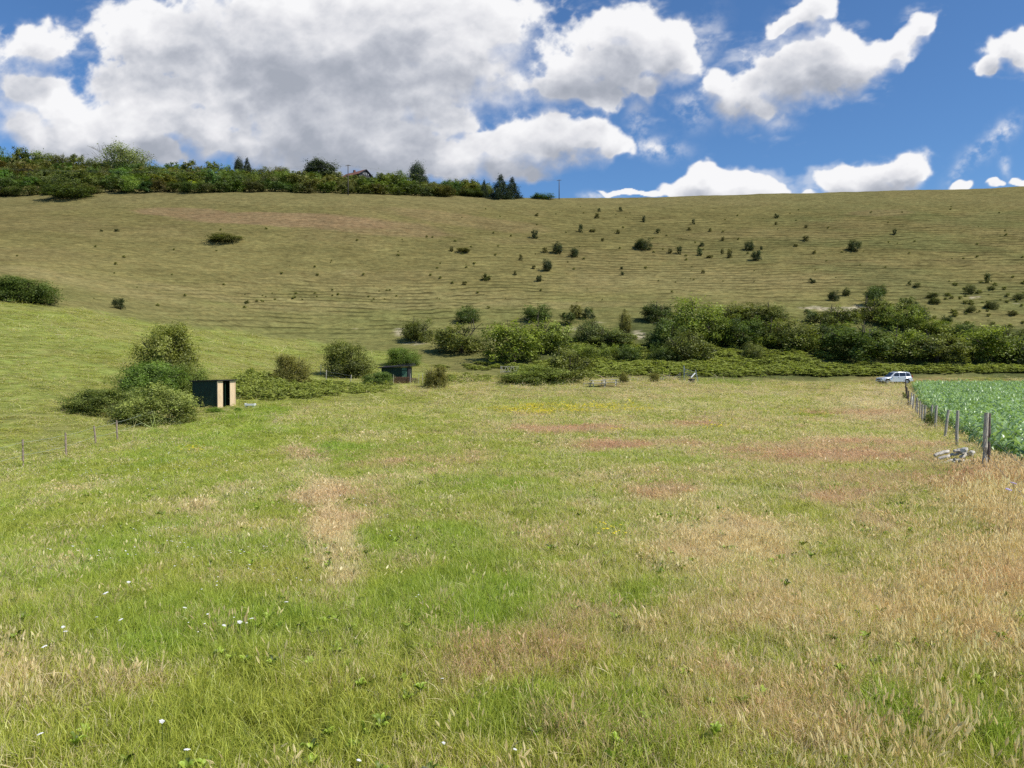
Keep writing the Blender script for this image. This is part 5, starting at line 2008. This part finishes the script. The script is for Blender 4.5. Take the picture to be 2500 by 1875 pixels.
dr = MB().lathe([(0, 0), (.40, .0), (.44, .10), (.44, .22), (.40, .30), (.41, .34), (.44, .40), (.44, .52), (.40, .60), (.28, .62), (.24, .50), (0, .5)], 18).build('tractor_tyre', M_black, None, smooth=True)
dr.location = p
tag(dr, 'black tyre stack on the grass at the foot of the field gate', 'tyre')

# ---- telegraph poles and wires
def pole(px, bot, top, lab):
    b_ = G(px, bot)
    h = (bot - top) * b_.y / F
    r = empty('telegraph_pole', b_, 0)
    tag(r, lab, 'telegraph pole', 'telegraph poles on the crest')
    MB().tube([(0, 0, -.5), (0, 0, h * .5), (0, 0, h)], [.17, .15, .12], 8).build('shaft', M_pole, r, smooth=True)
    MB().bar((-.85, 0, h - .35), (.85, 0, h - .15), .13).build('crossarm', M_pole, r)
    for x_ in (-.75, 0, .75):
        MB().lathe([(.05, 0), (.07, .06), (.05, .14), (0, .18)], 8, (x_, 0, h - .22 + x_ * .12)).build('insulator', M_white, r)
    return b_ + Vector((0, 0, h - .15))


t1 = pole(850, 477, 403, 'taller telegraph pole in front of the skyline wood, beside the house roof')
t2 = pole(1365, 486.5, 439, 'telegraph pole alone on the crest right of the flat topped bush')
left_end = Vector((px2uv(-160, 405)[0] * 262, 262, px2uv(-160, 405)[1] * 262))
ow = MB()
for a, b_ in ((left_end, t1), (t1, t2)):
    for off in (-.7, .7):
        pts = []
        for k_ in range(13):
            t_ = k_ / 12
            q_ = a.lerp(b_, t_)
            q_.z -= 2.0 * math.sin(math.pi * t_)
            pts.append(q_ + Vector((off * .3, off, 0)))
        ow.tube(pts, .014, 4)
o = ow.build('overhead_wire', M_wire)
tag(o, 'thin sagging wires strung between the telegraph poles', 'wire')

# ---- house behind the wood
YHs = 300.0
hp2 = at(872, YHs)
ridge = px2uv(880, 420)[1] * YHs
hs_ = empty('house', (hp2.x, YHs, hp2.z), 0)
tag(hs_, 'house behind the skyline wood showing red tiled roof and dark timbered gable', 'house')
hs_.rotation_euler = (0, 0, R(-38))
Hr = ridge - hp2.z
Lh, Wh = 11.0, 6.4
eave = Hr - 2.1
MB().box((0, 0, eave / 2), (Lh, Wh, eave)).build('wall', M_plaster, hs_)
rf = MB()
ov = .35
for s_ in (-1, 1):
    y1, z1 = s_ * (Wh / 2 + ov), eave - .22
    rf.add([(-Lh / 2 - ov, y1, z1), (Lh / 2 + ov, y1, z1), (Lh / 2 + ov, 0, Hr), (-Lh / 2 - ov, 0, Hr),
            (-Lh / 2 - ov, y1, z1 + .16), (Lh / 2 + ov, y1, z1 + .16), (Lh / 2 + ov, 0, Hr + .16), (-Lh / 2 - ov, 0, Hr + .16)],
           [(3, 2, 1, 0), (4, 5, 6, 7), (0, 1, 5, 4), (1, 2, 6, 5), (2, 3, 7, 6), (3, 0, 4, 7)])
rf.build('roof', M_tile, hs_)
gb = MB().add([(Lh / 2 + .03, -Wh / 2, eave), (Lh / 2 + .03, Wh / 2, eave), (Lh / 2 + .03, 0, Hr - .05), (Lh / 2 - .1, -Wh / 2, eave), (Lh / 2 - .1, Wh / 2, eave), (Lh / 2 - .1, 0, Hr - .05)],
              [(0, 1, 2), (5, 4, 3), (0, 2, 5, 3), (1, 4, 5, 2), (0, 3, 4, 1)]).build('gable', M_gable, hs_)
mb = MB()
for y_ in (-1.3, -.45, .45, 1.3): mb.box((Lh / 2 + .08, y_, eave + .5), (.05, .16, 1.0 if abs(y_) < 1 else .7))
mb.build('gable_stud', M_white, gb)
bb = MB()
for s_ in (-1, 1): bb.bar((Lh / 2 + .42, s_ * (Wh / 2 + .35), eave - .15), (Lh / 2 + .42, 0, Hr + .05), .08, .3)
bb.build('bargeboard', M_gable, hs_)
MB().box((-1.5, .3, Hr + .3), (.7, .7, 1.4)).build('chimney', M_tile, hs_)
for y_ in (-1.5, 1.5):
    fr_ = MB().box((Lh / 2 + .04, y_, eave - 1.3), (.08, 1.2, 1.2)).build('window', M_white, hs_)
    MB().box((Lh / 2 + .09, y_, eave - 1.3), (.03, 1.0, 1.0)).build('pane', M_glass, fr_)

# pale rocks by the cypresses
for i, (px, w, h, lab) in enumerate([(1203, 10, 9, 'upright pale boulder left of the others on the crest'), (1214, 12, 7, 'middle pale boulder under the cypress'), (1227, 14, 5, 'long flat pale boulder under the cypress')]):
    p = G(px, 484)
    s_ = p.y / F
    rock(p + Vector((0, -.3, h * s_ * .4)), (w * s_, 1.2, h * s_), 90 + i, lab)
    bpy.context.scene.objects[-1] if False else None

# ---- nearest flowers, one by one
def flower(px, py, h, r, mat, lab, cat, nm, many=1):
    top = G(px, py)
    # the flower head floats h above the ground: step towards the camera until the head sits on the sight line
    u, v = px2uv(px, py)
    ys = np.arange(3.2, 60, .01)
    k_ = int(np.argmax(hz(u * ys, ys) + h >= v * ys))
    Yq = ys[k_]
    b_ = Vector((u * Yq, Yq, float(hz(u * Yq, Yq))))
    e_ = empty(nm, b_, random.uniform(0, 6))
    tag(e_, lab, cat, 'white and lilac meadow flowers standing singly')
    MB().tube([(0, 0, -.02), (.006, .004, h * .5), (0, 0, h)], [.0022, .002, .0016], 5).build('stem', M_stem, e_)
    mb = MB()
    for k_ in range(16):
        a, q = k_ * 2.4, r * math.sqrt(k_ / 16) * .85
        x, y = q * math.cos(a), q * math.sin(a)
        rr3 = r * .26
        zt = h + .35 * y + r * .25 * (1 - (q / r) ** 2) + random.uniform(-.1, .1) * rr3
        mb.lathe([(rr3 * .2, -rr3 * .5), (rr3, 0), (rr3 * .6, rr3 * .5), (.0001, rr3 * .6)], 6, (x, y, zt))
    mb.build('flower_head', mat, e_)


for (px, py, h, r, mat, lab, cat, nm) in [
    (395, 1762, .22, .018, M_flower_w, 'white yarrow head at lower left, upper one of the three largest', 'flower', 'yarrow_flower'),
    (98, 1794, .22, .017, M_flower_w, 'white yarrow head closest to the lower left corner', 'flower', 'yarrow_flower'),
    (456, 1833, .22, .020, M_flower_w, 'largest white yarrow head near the bottom edge', 'flower', 'yarrow_flower'),
    (1080, 1657, .18, .012, M_flower_w, 'single small white flower in the brownish grass left of centre', 'flower', 'yarrow_flower'),
    (1083, 1816, .18, .012, M_flower_w, 'small white flower below the single one left of centre', 'flower', 'yarrow_flower'),
    (876, 1858, .16, .014, M_flower_w, 'pale flower at the bottom edge left of centre', 'flower', 'yarrow_flower'),
    (1257, 1830, .2, .012, M_flower_w, 'tiny white flower at the bottom edge beside the bright green clump', 'flower', 'yarrow_flower'),
    (108, 1580, .2, .022, M_flower_w, 'white yarrow head above the corner one at far left', 'flower', 'yarrow_flower'),
    (160, 1543, .2, .020, M_flower_w, 'white yarrow head, lower of the close pair at left', 'flower', 'yarrow_flower'),
    (154, 1532, .2, .018, M_flower_w, 'white yarrow head, upper of the close pair at left', 'flower', 'yarrow_flower'),
    (295, 1514, .2, .02, M_flower_w, 'white yarrow head right of the close pair at left', 'flower', 'yarrow_flower'),
    (585, 1520, .2, .024, M_flower_w, 'white yarrow head below the foot of the straw coloured strip', 'flower', 'yarrow_flower'),
    (547, 1528, .2, .018, M_flower_w, 'small white yarrow head left of and below its brighter neighbour', 'flower', 'yarrow_flower'),
    (614, 1511, .2, .02, M_flower_w, 'white yarrow head highest of the cluster below the straw strip', 'flower', 'yarrow_flower'),
    (699, 1471, .2, .022, M_flower_w, 'white yarrow head at the foot of the straw coloured strip', 'flower', 'yarrow_flower'),
    (451, 1484, .2, .018, M_flower_w, 'white yarrow head alone left of the cluster below the straw strip', 'flower', 'yarrow_flower'),
    (258, 1449, .2, .026, M_flower_w, 'white yarrow head, upper left of the middle group', 'flower', 'yarrow_flower'),
    (314, 1422, .2, .022, M_flower_w, 'white yarrow head, upper right of the middle group', 'flower', 'yarrow_flower'),
    (2474, 1181, .62, .045, M_flower_p, 'pale lilac scabious bloom, upper of two in the tall dry grass', 'flower', 'scabious_flower'),
    (2462, 1196, .58, .045, M_flower_p, 'pale lilac scabious bloom, lower of two in the tall dry grass', 'flower', 'scabious_flower')]:
    flower(px, py, h, r, mat, lab, cat, nm)

# ---- silver car
def car():
    p = G(2182, 939)
    u, _ = px2uv(2182, 939)
    Yc = p.y + 1.0
    p = Vector((u * Yc, Yc, float(hz(u * Yc, Yc))))
    root = empty('parked_car', p, R(180 + 3))     # local +x is the nose, pointing to the left of the photo
    tag(root, 'silver four wheel drive estate car parked at the far right corner of the meadow', 'car')
    # body sections: along x, half width and heights
    st = [(-2.28, .72, .50, .92), (-2.22, .84, .38, 1.02), (-1.9, .89, .34, 1.06), (-1.0, .90, .32, 1.06), (0, .90, .32, 1.04), (.85, .90, .32, 1.02), (1.2, .89, .33, 1.00), (1.75, .86, .36, .93), (2.1, .80, .40, .84), (2.24, .68, .46, .74)]
    vs, fs = [], []
    for (x, w, zl, zh) in st:
        mid = (zl + zh) / 2
        ring = [(x, -w * .93, zl), (x, -w, zl + .12), (x, -w, mid), (x, -w * .985, zh - .08), (x, -w * .90, zh), (x, w * .90, zh), (x, w * .985, zh - .08), (x, w, mid), (x, w, zl + .12), (x, w * .93, zl)]
        vs += ring
    n = 10
    for i in range(len(st) - 1):
        for k_ in range(n):
            fs.append((i * n + k_, i * n + (k_ + 1) % n, (i + 1) * n + (k_ + 1) % n, (i + 1) * n + k_))
    fs.append(tuple(range(n)))
    fs.append(tuple((len(st) - 1) * n + k_ for k_ in reversed(range(n))))
    # cabin
    cab = [(-2.12, .80, 1.04), (-1.92, .64, 1.60), (-1.5, .66, 1.68), (-.3, .66, 1.70), (.25, .64, 1.64), (.95, .80, 1.03)]
    b0 = len(vs)
    for (x, w, z) in cab:
        vs += [(x, -w, z), (x, w, z)]
    # sides and top of the cabin
    fs.append((b0, b0 + 2, b0 + 4, b0 + 6, b0 + 8, b0 + 10))
    fs.append((b0 + 11, b0 + 9, b0 + 7, b0 + 5, b0 + 3, b0 + 1))
    for i in range(5): fs.append((b0 + 2 * i, b0 + 2 * i + 1, b0 + 2 * i + 3, b0 + 2 * i + 2))
    MB().add(vs, fs).build('body', M_paint, root, bevel=.03)

    def side_y(x, z, s_):      # cabin side leans in
        t_ = (z - 1.04) / .60
        return s_ * (.80 - .15 * t_ + .012)
    for s_ in (-1, 1):
        for poly in ([(-1.98, 1.14), (-1.84, 1.52), (-1.36, 1.57), (-1.36, 1.12)], [(-1.28, 1.12), (-1.28, 1.575), (-.42, 1.59), (-.42, 1.10)], [(-.34, 1.10), (-.34, 1.59), (.18, 1.55), (.66, 1.10)]):
            vv = [(x, side_y(x, z, s_), z) for x, z in poly]
            w_ = MB().add(vv, [(0, 1, 2, 3) if s_ < 0 else (3, 2, 1, 0)]).build('window', M_glass, root)
    MB().add([(.30, -.58, 1.60), (.30, .58, 1.60), (.90, .70, 1.09), (.90, -.70, 1.09)], [(0, 1, 2, 3)]).build('windscreen', M_glass, root, loc=(.035, 0, .02))
    MB().add([(-1.98, -.58, 1.55), (-1.98, .58, 1.55), (-2.12, .68, 1.12), (-2.12, -.68, 1.12)], [(3, 2, 1, 0)]).build('rear_window', M_glass, root, loc=(-.03, 0, .0))
    for s_ in (-1, 1):
        MB().bar((-1.75, s_ * .60, 1.74), (.0, s_ * .60, 1.75), .045).build('roof_rail', M_metal, root)
        MB().box((.62, s_ * .96, 1.12), (.14, .20, .13)).build('mirror', M_paint, root, bevel=.02)
        MB().box((-.05, s_ * .905, .42), (2.4, .05, .16)).build('sill_trim', M_paint, root)
        MB().box((2.10, s_ * .62, .78), (.18, .26, .16)).build('headlight', M_lamp, root, bevel=.03)
        MB().box((-2.20, s_ * .76, 1.0), (.12, .14, .5)).build('tail_light', M_redlamp, root, bevel=.02)
        for x_ in (-.36, ):
            pass
        for x0, x1 in ((-1.30, -.38), (-.34, .60)):
            d_ = MB().box(((x0 + x1) / 2, s_ * .900, .74), (x1 - x0, .012, .60)).build('door', M_paint, root)
            MB().box(((x0 + .12), s_ * .918, .93), (.16, .03, .035)).build('handle', M_trim, d_)
        for x_ in (-1.38, 1.38):
            w_ = empty('wheel', (x_, s_ * .80, .36))
            w_.parent = root
            MB().tube([(0, -.11, 0), (0, .11, 0)], .36, 22).build('tyre', M_tyre, w_)
            MB().tube([(0, s_ * .095, 0), (0, s_ * .125, 0)], .22, 16).build('rim', M_rim, w_)
            arch = [(x_ + .46 * math.cos(a), s_ * .915, .36 + .46 * math.sin(a)) for a in np.linspace(0, math.pi, 12)]
            MB().tube(arch, .045, 6).build('wheel_arch', M_paint, root)
            disc = [(x_, s_ * .904, .36)] + [(x_ + .43 * math.cos(a), s_ * .904, .36 + .43 * math.sin(a)) for a in np.linspace(-.2, math.pi + .2, 18)]
            MB().add(disc, [(0, i + 1, i + 2) for i in range(17)]).build('wheel_well', M_black, root)
    MB().box((2.22, 0, .46), (.10, 1.5, .20)).build('front_bumper', M_paint, root, bevel=.03)
    MB().box((2.26, 0, .68), (.06, .7, .14)).build('grille', M_trim, root)
    MB().box((-2.30, 0, .52), (.12, 1.6, .22)).build('rear_bumper', M_paint, root, bevel=.03)
    MB().box((-2.36, 0, .72), (.02, .52, .11)).build('number_plate', simple('yellow_plate', (.7, .55, .05), .5, .03, 4), root)
    return root


car()
